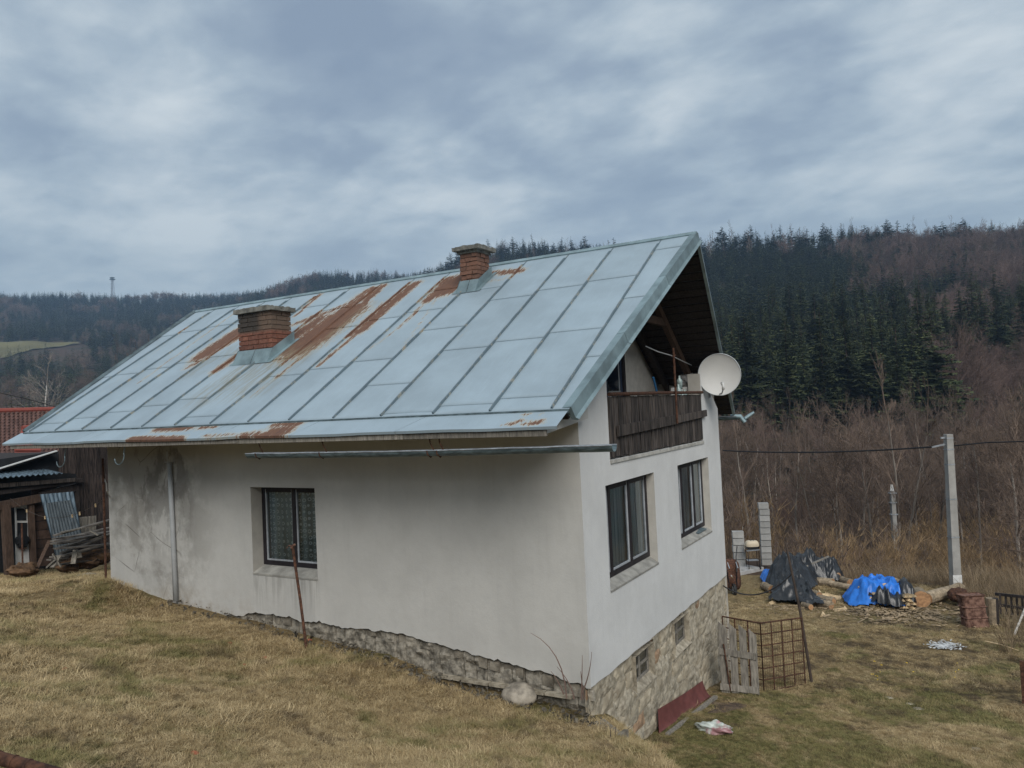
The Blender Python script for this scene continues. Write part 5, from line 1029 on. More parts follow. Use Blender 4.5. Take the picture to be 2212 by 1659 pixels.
hd = lambda X, Y: .56*gs(X, Y, 2.88, 15.1, .24, .48, .2, 4)+.42*gs(X, Y, 2.45, 14.45, .42, .24, -.1, 4)
tarp('black_tarp', None, hd, 2.0, 3.2, 14.2, 15.9, MAT['tarp_black'], 'black tarp overlapping the right side of the bright blue tarp', thr=.13)
logm = {}
def log(a, b, r, label, group=None, cat='log'):
    a = np.array(a, float); b = np.array(b, float); rr = random.Random(int(abs(a[0]*991+b[1]*77))); n = 12; m = 6
    o = part('log', MB().tube([a+(b-a)*i/m+np.array([rr.uniform(-.01, .01), 0, rr.uniform(-.012, .012)]) for i in range(m+1)], [r*(1+rr.uniform(-.05, .05)) for _ in range(m+1)], n), MAT['bark'], loc=(a+b)/2, smooth=False)
    tag(o, label, cat, group); e = (b-a)/np.linalg.norm(b-a)
    for (p, s) in ((a, -1), (b, 1)): part('cut_end', MB().tube([p+e*s*.002, p+e*s*.006], r*.93, n), MAT['end_grain'], o)
    return o
def G0(u, v, dz=0): q = ghit(u, v); return q+[0, 0, dz]
LG = 'logs lying along the black tarp'
for i, (u0, v0, u1, v1, r, dz) in enumerate([(1743, 1262, 1800, 1268, .15, .12), (1745, 1242, 1812, 1262, .08, .30), (1752, 1285, 1770, 1292, .10, .08), (1770, 1300, 1802, 1306, .12, .10), (1762, 1308, 1796, 1316, .12, .10), (1790, 1252, 1816, 1254, .12, .12), (1780, 1240, 1795, 1236, .12, .2), (1690, 1250, 1670, 1262, .0, 0), (1650, 1274, 1668, 1282, .13, .12), (1790, 1225, 1800, 1240, .09, .2), (1795, 1268, 1850, 1280, .11, .1), (1735, 1312, 1752, 1318, .08, .08)]):
    if r == 0: continue
    log(G0(u0, v0, dz), G0(u1, v1, dz), r, 'bark-covered log lying at the edge of the black tarp heap', LG)
log(G0(1838, 1270, .15), G0(1800, 1256, .15), .0001+.13, 'dark-ended log poking out right of the black tarp')
log(G0(1992, 1315, .26)+[0, 0, .0], G0(1960, 1255, .22), .24, 'thickest log, its brown cut end facing out beside the blue tarp'); log(G0(2003, 1308, .2), G0(2075, 1286, .2), .17, 'old grass-covered trunk lying right of the thickest log')
log(hit(1922, 1252, 1, 15.6), hit(1955, 1262, 1, 15.2), .09, 'short dark log lying on top of the bright blue tarp')
rnd = random.Random(17)
def chunk(c, sz, rot, label, group, mat='pale_wood', name='split_wood', cat='firewood'):
    e = np.array([math.cos(rot), math.sin(rot), rnd.uniform(-.15, .15)]); s = np.array([-math.sin(rot), math.cos(rot), 0]); l, w, h = sz; P = []
    for k in (-.5, .5):
        for (q, z) in ((-.5, 0), (.5, 0), (.1, 1)): P.append(np.array(c)+e*l*k+s*w*q+np.array([0, 0, h*z]))
    o = part(name, MB().add(P, [(0, 2, 1), (3, 4, 5), (0, 1, 4, 3), (1, 2, 5, 4), (2, 0, 3, 5)]), MAT[mat], loc=c); return tag(o, label, cat, group)
for i in range(9):
    t = i/8; c = hit(1868+t*52+rnd.uniform(-3, 3), 1268+rnd.uniform(-4, 4), 1, 14.9); chunk(c, (.42, .10, .06), YAW+rnd.uniform(-.25, .25), 'pale split stick lying on top of the bright blue tarp', 'split sticks on the blue tarp')
for i in range(16):
    c = hit(1876+(i % 4)*7+rnd.uniform(-1, 1), 1306-(i//4)*7.5, 1, 14.55); chunk(c, (.34, .10, .065), YAW+math.pi/2+rnd.uniform(-.1, .1), 'split log end in the open front of the blue-tarp stack', 'stacked split wood under the blue tarp', 'brown_wood' if i % 3 == 0 else 'pale_wood')
for i in range(12):
    c = hit(1952+(i % 3)*7+rnd.uniform(-2, 2), 1312-(i//3)*8, 1, 14.6); chunk(c, (.34, .11, .07), YAW+math.pi/2+rnd.uniform(-.5, .5), 'split wood piece stacked between the tarps and the thickest log', 'stacked split wood by the thickest log')
for (u, v) in [(1778, 1288), (1790, 1286), (1785, 1295), (1800, 1290), (1808, 1296), (1812, 1320), (1824, 1318), (1770, 1282), (1668, 1304), (1777, 1330)]: chunk(G0(u, v), (.30+rnd.random()*.1, .11, .08), rnd.uniform(0, 3), 'loose split piece of firewood lying around the black tarp heap', 'loose firewood round the black tarp')
for (u0, v0, u1, v1, lb) in [(1697, 1238, 1745, 1222, 'thin pale pole lying across the left of the black tarp'), (1753, 1218, 1790, 1202, 'thin pale pole sticking up behind the black tarp')]:
    a, b = hit(u0, v0, 1, 16.2), hit(u1, v1, 1, 16.9); flat_top('thin_pole', MB().beam(a, b, .05, .04), MAT['grey_wood'], lb, 'pole', a)
# wood chips (too many to count)
V = []; F = []; rnd = random.Random(31)
def chip(x, y, s):
    z = gz(x, y)+.045; a = rnd.uniform(0, math.pi); e = np.array([math.cos(a), math.sin(a), rnd.uniform(-.3, .3)]); f = np.array([-math.sin(a), math.cos(a), rnd.uniform(-.3, .3)]); c = np.array([x, y, z]); l = s*rnd.uniform(.5, 1.6); w = s*.35; n = len(V)
    V.extend([c-e*l-f*w, c+e*l-f*w, c+e*l*.8+f*w, c-e*l*.9+f*w, c+np.array([0, 0, .012])]); F.extend([(n, n+1, n+4), (n+1, n+2, n+4), (n+2, n+3, n+4), (n+3, n, n+4)])
for _ in range(600):
    u = rnd.gauss(1960, 85); v = 1330+rnd.gauss(0, 13); 
    if v < 1300: continue
    q = hit(u, v, 2, -4.83); chip(q[0], q[1], .045 if rnd.random() < .8 else .09)
for _ in range(260): q = hit(rnd.gauss(1720, 45), 1312+abs(rnd.gauss(0, 9)), 2, -4.83); chip(q[0], q[1], .03)
o = part('wood_chips', MB().add(V, F), simple('old_chips', (.27, .20, .125), var=.5, scale=3, rnd=0), loc=(2, 14, -4.8)); tag(o, kind='stuff')
V = []; F = []
for _ in range(240): q = hit(rnd.gauss(2040, 19), 1399+rnd.gauss(0, 4), 2, -4.69); chip(q[0], q[1], .035)
o = part('ash_scraps', MB().add(V, F), simple('white_ash', (.42, .43, .43), var=.6, scale=9, rnd=0), loc=(3.8, 10.6, -4.7)); tag(o, kind='stuff')
V = []; F = []
for _ in range(14): q = ghit(rnd.choice([1890, 1893, 2056, 2060, 1968, 1915])+rnd.gauss(0, 7), rnd.choice([1438, 1448, 1456, 1466])+rnd.gauss(0, 5)); chip(q[0], q[1], .018)
o = part('coltsfoot_flowers', MB().add(V, F), simple('yellow_petals', (.75, .50, .03), rnd=0), loc=(3.5, 8, -4.6)); tag(o, kind='stuff')
for i, (u, v, r, lb) in enumerate([(1985, 1532, .07, 'flat pale stone in the middle of the bare track'), (1966, 1521, .055, 'whitish stone just left of the flat pale stone'), (1922, 1508, .055, 'pale stone higher up the bare track'), (2110, 1620, .06, 'small grey stone near the lower right edge')]):
    c = ghit(u, v); flat_top('track_stone', blob(c, (r*1.4, r, r*.35), 91+i, 12, 8, .25, 2), MAT['pebble_mortar'], lb, 'stone', c)
# ---- barrel, right-hand fence, sticks
bc = hit(2107, 1353, 2, -4.80); br_ = thing('rusty_barrel', 'rusty ribbed metal drum squashed to a box shape, standing at the yard edge', 'drum', bc); V = []; F = []; n = 32; prof = [(0, .29), (.02, .30), (.25, .275), (.275, .315), (.30, .275), (.52, .275), (.545, .315), (.57, .275), (.80, .285), (.81, .30), (.83, .295), (.815, .27), (.80, 0.01)]
tilt = np.array([-.06, 0, 1.]); 
for j, (z, r) in enumerate(prof):
    for k in range(n):
        t = 2*math.pi*k/n; d = 1+.05*float(vnoise(math.cos(t)*2+9, math.sin(t)*2+z*2)); q_ = (abs(math.cos(t))**7+abs(math.sin(t))**7)**(-1/7.); V.append(bc+ux*r*math.cos(t)*q_*d*1.0+uy*r*.55*math.sin(t)*q_*d+np.array([0, 0, z-.03])+ux*(-.10*z))
F = [(j*n+k, j*n+(k+1) % n, (j+1)*n+(k+1) % n, (j+1)*n+k) for j in range(len(prof)-1) for k in range(n)]; part('body', MB().add(V, F), MAT['rust_light'], br_, smooth=False)
part('lid_rim', MB().tube([bc+ux*(.30*math.cos(t)*(abs(math.cos(t))**7+abs(math.sin(t))**7)**(-1/7.)-.08)+uy*.165*math.sin(t)*(abs(math.cos(t))**7+abs(math.sin(t))**7)**(-1/7.)+[0, 0, .795] for t in np.linspace(0, 2*math.pi, 33)], .014, 6), MAT['rust'], br_)
o = flat_top('rusty_drum', blob(hit(2070, 1285, 1, 15.6), (.26, .26, .2), 61, amp=.15), MAT['rust'], 'rusty rounded scrap half hidden in dry grass behind the barrel', 'scrap', hit(2070, 1295, 1, 15.6))
fp = thing('pole_fence', 'dark slatted fence panel leaning at the right edge behind the barrel', 'fence', hit(2190, 1330, 1, 14.0))
for (v0, v1) in ((1283, 1293), (1306, 1320)): part('rail', MB().beam(hit(2150, v0, 1, 14.3), hit(2300, v1+6, 1, 13.6), .06, .07), MAT['dark_wood'], fp)
for i in range(10): u = 2160+i*12; part('slat', MB().beam(hit(u, 1284+i*.6, 1, 14.2), hit(u+2, 1326+i, 1, 14.2), .05, .05), MAT['dark_wood'], fp)
for (u, v0, v1, r, m, lb) in [(2143, 1292, 1350, .12, 'bark', 'stout sawn stump post right of the barrel'), (2152, 1292, 1345, .07, 'dark_wood', 'dark fence post just behind the sawn stump post')]:
    a = hit(u, v1, 1, 13.6); b = hit(u-2, v0, 1, 13.6); flat_top('stump_post', MB().tube([a-[0, 0, .2], b], r, 12), MAT[m], lb, 'post', a)
a, b = hit(2189, 1376, 1, 12.6), hit(2222, 1296, 1, 13.2); flat_top('birch_stick', MB().tube([a, b], .025, 8), MAT['bark_white'], 'pale stick leaning at the right edge of the yard', 'stick', a)
a, b = hit(2128, 1385, 1, 11.3), hit(2200, 1405, 1, 10.9); flat_top('fallen_branch', MB().tube([a, a*.5+b*.5+[0, 0, .02], b], [.012, .015, .008], 6), MAT['pale_wood'], 'long pale twig lying on the ground below the barrel', 'branch', a)
a, b = hit(2212, 1530, 1, 7.2), hit(2208, 1428, 1, 7.2); flat_top('iron_post', MB().box((a[0]-.02, 7.18, gz(a[0], 7.2)-.1), (a[0]+.06, 7.24, b[2])), MAT['rust'], 'rusty iron post cut by the right edge of the picture', 'post', a)
# ---- utility poles and line
def upole(u0, v0, u1, v1, Y, r0, r1, label, name='utility_pole'):
    a, b = hit(u0, v0, 1, Y), hit(u1, v1, 1, Y); t = thing(name, label, 'utility pole', a)
    V = []
    for p, r in ((a-[0, 0, .5], r0), (b, r1)):
        for (sx, sy) in ((-1, -1), (1, -1), (1, 1), (-1, 1)): V.append(p+ux*r*sx+uy*r*sy)
    part('shaft', MB().add(V, [(0, 1, 5, 4), (1, 2, 6, 5), (2, 3, 7, 6), (3, 0, 4, 7), (4, 5, 6, 7)]), MAT['pole'], t); return t, a, b
P1, a1, b1 = upole(2064, 1264, 2048, 938, 17.4, .125, .095, 'grey concrete utility pole at the yard edge carrying the black line')
part('base_plate', MB().add([a1+ux*s*.135-uy*.135+[0, 0, z] for z in (.02, .33) for s in (-1, 1)], [(0, 1, 3, 2)]), MAT['white_paint'], P1)
for t in (.975, .90, .80, .57, .32): q = a1+(b1-a1)*t; r = .125-.03*t+.006; part('band', MB().add([q+ux*r*sx+uy*r*sy+[0, 0, z] for z in (-.02, .02) for (sx, sy) in ((-1, -1), (1, -1), (1, 1), (-1, 1))], [(0, 1, 5, 4), (1, 2, 6, 5), (2, 3, 7, 6), (3, 0, 4, 7)]), MAT['steel'], P1)
part('bracket', MB().beam(b1-ux*.24-[0, 0, .10], b1+ux*.12-[0, 0, .10], .05, .05), MAT['steel'], P1); part('insulator', MB().beam(b1-ux*.52-[0, 0, .37], b1-ux*.10-[0, 0, .30], .03, .05), MAT['steel'], P1)
q = b1-[0, 0, .36]; far = hit(1562, 973, 1, 22.); pts = [far*(1-t)+(q-ux*.5)*t-[0, 0, .12*4*t*(1-t)] for t in np.linspace(0, 1, 14)]; flat_top('power_line', MB().tube(pts, .028, 6), MAT['wire'], 'thick black power line running left from the utility pole behind the house', 'power line', pts[7])
pts = [q+ux*.1]+[hit(2130, 956, 1, 17.), hit(2260, 952, 1, 16.)]; flat_top('power_line', MB().tube(pts, .022, 6), MAT['wire'], 'black power line leaving the utility pole to the right edge', 'power line', pts[1])
P2, a2, b2 = upole(1937, 1230, 1927, 1060, 40., .14, .11, 'smaller distant concrete utility pole standing among the bushes')
for t in (.97, .85, .7): q = a2+(b2-a2)*t; part('band', MB().beam(q-ux*.2, q+ux*.2, .28, .05), MAT['steel'], P2)
part('pole_head', MB().beam(b2, b2+[0, 0, .35], .2, .2, w2=.12, h2=.1), MAT['white_paint'], P2)
# ================================================================== TREES
def prism(V, F, p0, p1, r0, r1, n=3):
    d = p1-p0; d = d/(np.linalg.norm(d)+1e-9); a = np.cross(d, [0.3, .2, 1.]) ; a = a/(np.linalg.norm(a)+1e-9); b = np.cross(d, a); k = len(V)
    for p, r in ((p0, r0), (p1, r1)):
        for i in range(n): t = 2*math.pi*i/n; V.append(p+(a*math.cos(t)+b*math.sin(t))*r)
    for i in range(n): F.append((k+i, k+(i+1) % n, k+n+(i+1) % n, k+n+i))
def spruce_mesh(seed, H=1., layers=30, per=9, sub=7, wid=.19, lo=.04, pine=False):
    """crown of a conifer of height 1: drooping branches carrying small needle sprays"""
    r = random.Random(seed); V = []; F = []
    for l in range(layers):
        t = l/(layers-1); z = lo+(1-lo)*t**.92; R = wid*((1-t)**.85)*(1+.18*r.uniform(-1, 1))+.006
        if pine: R = wid*(.12+1.15*(1-t)**.75)*r.uniform(.55, 1.15)*(.6 if t < .12 else 1.)
        for b in range(max(4, int(per*(1-t*.45)))):
            a = r.uniform(0, 2*math.pi)
            if (pine and r.random() < .30) or (not pine and float(vnoise(a*1.1+seed*3.3, z*9+seed)) > .22): continue
            Rb = R*r.uniform(.62, 1.12); dirv = np.array([math.cos(a), math.sin(a), 0.]); side = np.array([-math.sin(a), math.cos(a), 0.]); z0 = z+r.uniform(-.01, .01)
            for s in range(sub):
                q = (s+.6)/sub; droop = (-.35*q+.22*q*q)*Rb if not pine else (.15*q)*Rb
                c = dirv*Rb*q+np.array([0, 0, z0+droop]); w = .30*Rb*(1-.55*q)+.006; ln = Rb/sub*1.5; up = r.uniform(-.6, .15)*w if not pine else r.uniform(-.2, .7)*w; sg = r.choice((-1, 1))
                k = len(V); V.extend([c-dirv*ln*.5, c+dirv*ln*.8+np.array([0, 0, -.1*w]), c+side*w*sg+dirv*ln*.5+np.array([0, 0, up]), ]); F.append((k, k+1, k+2))
                k = len(V); V.extend([c-dirv*ln*.3, c+dirv*ln*.6, c-side*w*sg*r.uniform(.5, 1)+dirv*ln*.6+np.array([0, 0, r.uniform(-.8, 0)*w])]); F.append((k, k+1, k+2))
    return V, F
def bare_mesh(seed, kind='round', depth=5, tr=.011, first=.25):
    r = random.Random(seed); V = []; F = []; VT = []; FT = []
    def grow(p, d, ln, rad_, lev, inert=0):
        n = 3 if lev < 2 else 2; q = p
        for i in range(n):
            d2 = d+np.array([r.gauss(0, .10), r.gauss(0, .10), .05+ (.04 if kind == 'up' else 0)]); d2 /= np.linalg.norm(d2); q2 = q+d2*ln/n; rr0 = rad_*(1-.35*i/n); rr1 = rad_*(1-.35*(i+1)/n)
            (prism(VT, FT, q, q2, rr0, rr1, 5) if lev == 0 else prism(V, F, q, q2, rr0, rr1, 3)); q = q2; d = d2
            if lev < depth and (i > 0 or lev > 0):
                for _ in range(r.choice((1, 2, 2)) if lev < depth-1 else 3):
                    ang = r.uniform(.35, .85) if kind != 'up' else r.uniform(.2, .5); a = r.uniform(0, 2*math.pi); s = np.cross(d, [math.cos(a), math.sin(a), .3]); s /= (np.linalg.norm(s)+1e-9); nd = d*math.cos(ang)+s*math.sin(ang); grow(q, nd, ln*r.uniform(.55, .78), max(rr1*.5, .0008), lev+1)
        if lev < depth: grow(q, d, ln*.7, max(rad_*.6, .0008), lev+1)
    # trunk with side limbs along it
    p = np.array([0, 0, 0.]); d = np.array([r.gauss(0, .03), r.gauss(0, .03), 1.]); n = 9; H = .62 if kind == 'round' else .80; pts = [p]
    for i in range(n):
        q = p+d/np.linalg.norm(d)*H/n; rr0 = tr*(1-.75*i/n); rr1 = tr*(1-.75*(i+1)/n); prism(VT, FT, p, q, rr0, rr1, 6); p = q; d = d+np.array([r.gauss(0, .05), r.gauss(0, .05), 0])
        if (i+1)/n > first:
            for _ in range(r.choice((2, 3))):
                a = r.uniform(0, 2*math.pi); e = r.uniform(.5, 1.) if kind == 'round' else r.uniform(.5, .9); nd = np.array([math.cos(a)*math.sin(e), math.sin(a)*math.sin(e), math.cos(e)]); grow(p, nd, .20*(1.1-.6*(i/n)) if kind == 'round' else .13*(1.15-.8*i/n), rr1*.45, 2)
    grow(p, d/np.linalg.norm(d), .16, tr*.25, 2)
    return V, F, VT, FT
def bush_mesh(seed, n=46, spread=.5, twigs=4):
    r = random.Random(seed); V = []; F = []
    for i in range(n):
        a = r.uniform(0, 2*math.pi); b = r.uniform(0, .22); p = np.array([math.cos(a)*b, math.sin(a)*b, 0.]); e = r.uniform(0, spread); d = np.array([math.cos(a)*math.sin(e), math.sin(a)*math.sin(e), math.cos(e)]); ln = r.uniform(.5, 1.0); q = p; rr = .008
        for s in range(4):
            q2 = q+d*ln/4; prism(V, F, q, q2, rr*(1-s*.22), rr*(1-(s+1)*.22), 3)
            if s > 0:
                for _ in range(twigs-2 if s < 2 else twigs): nd = d+np.array([r.gauss(0, .5), r.gauss(0, .5), r.gauss(.1, .25)]); nd /= np.linalg.norm(nd); prism(V, F, q2, q2+nd*ln*r.uniform(.12, .28), .0035, .0012, 3)
            q = q2; d = d+np.array([r.gauss(0, .09), r.gauss(0, .09), 0]); d /= np.linalg.norm(d)
    return V, F
def trunk_mesh(r0=.012, r1=.002, h=.95):
    V = []; F = []; prism(V, F, np.array([0, 0, -.05]), np.array([0, 0, h]), r0, r1, 6); return V, F
MS = lambda n, VF, m: mesh_from(n, VF[0], VF[1], MAT[m])
SPR = [MS('crown', spruce_mesh(s, layers=44, per=13, sub=9, wid=w), 'spruce') for s, w in ((1, .17), (2, .20), (3, .15), (4, .22))]
SPRL = [MS('crown', spruce_mesh(s+10, layers=22, per=8, sub=5, wid=w), 'spruce') for s, w in ((1, .18), (2, .15))]
PIN = [MS('crown', spruce_mesh(s+30, layers=20, per=7, sub=6, wid=w, lo=.42, pine=True), 'pine') for s, w in ((1, .17), (2, .22), (3, .14))]
STK = MS('trunk', trunk_mesh(), 'bark_dark'); PTK = MS('trunk', trunk_mesh(.010, .004, .9), 'bark_grey')
def bare_set(seeds, kind, depth, mt, mc, **k):
    out = []
    for s in seeds: V, F, VT, FT = bare_mesh(s, kind, depth, **k); out.append((mesh_from('trunk', VT, FT, MAT[mt]), mesh_from('crown', V, F, MAT[mc])))
    return out
BAR = bare_set((1, 2, 3), 'round', 5, 'bark_grey', 'twig'); BAU = bare_set((5, 6, 7), 'up', 4, 'bark_grey', 'twig', first=.3); BRD = bare_set((8, 9, 10), 'round', 5, 'bark_dark', 'twig_red', first=.15); BIR = bare_set((14, 15), 'up', 4, 'bark_white', 'twig_red', tr=.009)
BSH = [MS('bush', bush_mesh(s), 'twig') for s in (1, 2)]+[MS('bush', bush_mesh(s, spread=.35), 'twig_gold') for s in (3, 4)]+[MS('bush', bush_mesh(s, spread=.7), 'twig_red') for s in (5,)]
print('tris', [len(m.polygons) for m in SPR+SPRL+PIN], [(len(a.polygons), len(b.polygons)) for a, b in BAR+BAU+BRD+BIR], [len(m.polygons) for m in BSH])
def at(u, d):
    p = math.atan((u-1106)/FPX); x = CAM[0]+d*(math.cos(p)*-math.sin(YAW)+math.sin(p)*math.cos(YAW)); y = CAM[1]+d*(math.cos(p)*math.cos(YAW)+math.sin(p)*math.sin(YAW)); return x, y
def tree(name, tk, cr, x, y, h, label, cat, group, rnd, wide=1., lean=0.02):
    z = gz(x, y); t = bpy.data.objects.new(name, None); col.objects.link(t); t.location = (x, y, z-.1); t.rotation_euler = (rnd.gauss(0, lean), rnd.gauss(0, lean), rnd.uniform(0, 6.28)); t.scale = (h*wide, h*wide, h); t.empty_display_size = .2; tag(t, label, cat, group)
    for nm, me in (('trunk', tk), ('crown', cr)):
        o = bpy.data.objects.new(nm, me); col.objects.link(o); o.parent = t
    return t
rnd = random.Random(99)
FAR = []     # (kind, x, y, z, h) trees past the 300 nearest of a kind
def scatter(n, us, ds, test, rmin):
    """dart throwing in azimuth and distance, nearest first"""
    pts = []; grid = {}; tries = 0
    while len(pts) < n and tries < n*30:
        tries += 1; u = rnd.uniform(*us); d = math.sqrt(rnd.uniform(ds[0]**2, ds[1]**2))
        if not test(u, d): continue
        x, y = at(u, d); c = (int(x/rmin), int(y/rmin)); bad = False
        for i in (-1, 0, 1):
            for j in (-1, 0, 1):
                for q in grid.get((c[0]+i, c[1]+j), ()):
                    if (q[0]-x)**2+(q[1]-y)**2 < rmin*rmin: bad = True
        if bad: continue
        grid.setdefault(c, []).append((x, y)); pts.append((u, d, x, y))
    return sorted(pts, key=lambda p: p[1])
# ---- spruce belt and wooded slope on the right
def redzone(u, d):      # patches of leafless beech and larch between the conifers
    n = .75*float(vnoise(u/95.+3, d/42.))+.55*float(vnoise(u/24.+7, d/13.)) + .22*np.clip((u-1900)/250., -1.1, 1)
    return n
pts = scatter(1900, (1380, 2420), (108, 455), lambda u, d: d > 108+max(0, (u-2000))*.18, 4.6)
spr = []; brd = []
for (u, d, x, y) in pts:
    rz_ = redzone(u, d)
    red = rz_ > (.30 if u < 1900 else (.36 if d < 230 else .30)) or (u > 2040 and d < 150 and rnd.random() < .85) or (d > 320 and u > 1900 and rnd.random() < .40)
    (brd if red else spr).append((u, d, x, y))
for i, (u, d, x, y) in enumerate(spr):
    h = rnd.uniform(11, 22) if d < 250 else rnd.uniform(10, 17)
    if i < 245: tree('spruce_tree', STK, SPR[rnd.randrange(4)] if d < 230 else SPRL[rnd.randrange(2)], x, y, h, 'dark green spruce in the conifer belt on the wooded hillside', 'tree', 'spruces on the wooded hillside', rnd, rnd.uniform(.85, 1.3))
    else: FAR.append(('s', x, y, gz(x, y), h))
crest = scatter(125, (1380, 2420), (425, 470), lambda u, d: True, 5)
for (u, d, x, y) in crest:
    if rnd.random() < .74: tree('pine_tree', PTK, PIN[rnd.randrange(3)] if rnd.random() < .75 else SPRL[rnd.randrange(2)], x, y, rnd.uniform(11, 19), 'tall bluish pine standing on the hill crest against the sky', 'tree', 'pines on the right hill crest', rnd, 1.2)
    else: tree('leafless_tree', *BAU[rnd.randrange(3)], x, y, rnd.uniform(13, 19), 'leafless tree on the hill crest, seen against the sky', 'tree', 'leafless trees on the hill crest', rnd)
for (u, d, x, y) in scatter(70, (840, 1400), (575, 625), lambda u, d: True, 6):
    if rnd.random() < .8: tree('pine_tree', PTK, PIN[rnd.randrange(3)] if rnd.random() < .5 else SPRL[rnd.randrange(2)], x, y, rnd.uniform(15, 23), 'dark conifer on the distant crest just above the roof ridge', 'tree', 'conifers on the crest above the roof ridge', rnd, 1.15)
    else: tree('leafless_tree', *BAU[rnd.randrange(3)], x, y, rnd.uniform(13, 18), 'bare tree on the distant crest just above the roof ridge', 'tree', 'bare trees on the crest above the roof ridge', rnd)
for i, (u, d, x, y) in enumerate(brd):
    h = rnd.uniform(12, 17)
    if i < 95: tree('leafless_tree', *BRD[rnd.randrange(3)], x, y, h, 'reddish leafless tree among the spruces on the wooded hillside', 'tree', 'reddish leafless trees on the hillside', rnd, 1.1)
    else: FAR.append(('r', x, y, gz(x, y), h))
# ---- grey leafless alders and undergrowth beyond the yard
pts = scatter(175, (1480, 2420), (50, 108), lambda u, d: True, 3.0)
for (u, d, x, y) in pts:
    q = rnd.random(); S = BAR if q < .45 else (BAU if q < .85 else BRD)
    h = rnd.uniform(7, 11.5); tree('leafless_tree', *S[rnd.randrange(3)], x, y, h, 'grey-brown leafless tree in the thicket beyond the yard', 'tree', 'leafless trees in the thicket beyond the yard', rnd, .9)
pts = scatter(215, (1500, 2400), (33, 80), lambda u, d: True, 1.7)
for (u, d, x, y) in pts:
    o = bpy.data.objects.new('bush', BSH[rnd.choice((0, 1, 2, 3, 4))]); col.objects.link(o); h = rnd.uniform(1.4, 3.2); o.location = (x, y, gz(x, y)-.05); o.scale = (h*1.1, h*1.1, h); o.rotation_euler = (0, 0, rnd.uniform(0, 6)); tag(o, 'leafless brown bush in the undergrowth beyond the yard', 'bush', 'leafless bushes beyond the yard')
def special(name, pair, u, vbase, vtop, d, label, wide=1., lean=0.):
    x, y = at(u, d); p = np.array([x, y, gz(x, y)]); dep = float((p-CAM)@FW); yb = 829.5-FPX*float((p-CAM)@UP)/dep; h = (yb-vtop)/FPX*dep
    return tree(name, *pair, x, y, h, label, 'tree', None, rnd, wide, lean)
special('birch_tree', BIR[0], 1592, 1205, 1040, 44, 'slim white-stemmed birch right behind the short block pillar', .8)
special('leafless_tree', BAU[0], 1747, 1215, 935, 52, 'tall straight leafless tree behind the black tarp heap', .8)
special('leafless_tree', BAU[1], 1790, 1215, 960, 50, 'straight leafless tree standing just right of the one behind the black tarp', .6)
special('leafless_tree', BAU[2], 2092, 1270, 880, 42, 'thick pale-stemmed leafless tree just right of the near utility pole', .8)
special('leafless_tree', BAR[0], 2175, 1290, 820, 40, 'wide-branched leafless tree near the right edge behind the fence', 1.)
special('leafless_tree', BAR[1], 2240, 1290, 900, 34, 'golden twiggy tree leaning in from the right edge', 1.1)
# ---- left valley: nearer trees below the pasture
pts = scatter(240, (-160, 520), (130, 420), lambda u, d: True, 7)
for i, (u, d, x, y) in enumerate(pts):
    if i > 75: FAR.append(('s' if float(vnoise(u/70., d/60.)) > .02 else 'g', x, y, gz(x, y), rnd.uniform(9, 15))); continue
    n = float(vnoise(u/70., d/60.)); h = rnd.uniform(9, 15)
    if n > .02: tree('spruce_tree', STK, SPRL[rnd.randrange(2)], x, y, h*1.1, 'dark conifer in the valley wood left of the roof', 'tree', 'conifers in the left valley wood', rnd, 1.2)
    else: tree('leafless_tree', *(BAR if rnd.random() < .6 else BRD)[rnd.randrange(3)], x, y, h, 'grey leafless tree in the valley wood left of the roof', 'tree', 'leafless trees in the left valley wood', rnd, 1.1)
PAL = bare_set((21,), 'round', 4, 'bark_white', 'bark_grey')
special('leafless_tree', PAL[0], 96, 800, 748, 240, 'pale-branched leafless tree standing out below the pasture', 1.1)
for u in (255, 280, 300, 322): special('birch_tree', BIR[u % 2], u, 800, 742+(u % 7), 300, 'slender birch with a pale stem in the valley wood', .6)['group'] = 'slender birches in the left valley wood'
# ---- far woods as one mass, instanced
def far_area(n, us, ds, kinds, hs, clear=True):
    for _ in range(n):
        u = rnd.uniform(*us); d = math.sqrt(rnd.uniform(ds[0]**2, ds[1]**2))
        if clear and 610 < d < 735 and u < 185+rnd.uniform(-8, 4): continue
        x, y = at(u, d); m = float(vnoise(u/60.+5, d/70.)); k = kinds[0] if m > -.30+rnd.uniform(-.2, .2) else kinds[1]; FAR.append((k, x, y, gz(x, y), rnd.uniform(*hs)))
far_area(2600, (-200, 760), (400, 1000), 'sg', (11, 17)); far_area(2200, (-200, 560), (1000, 1290), 'sg', (11, 17)); far_area(2200, (520, 1500), (330, 960), 'sr', (11, 17)); far_area(500, (900, 1500), (520, 640), 'ss', (14, 19)); far_area(420, (1380, 1880), (300, 470), 'ss', (12, 16)); far_area(140, (1860, 2420), (300, 520), 'rg', (10, 14)); far_area(400, (1860, 2420), (330, 470), 'sg', (11, 16)); far_area(450, (420, 1000), (660, 930), 'ss', (13, 18))
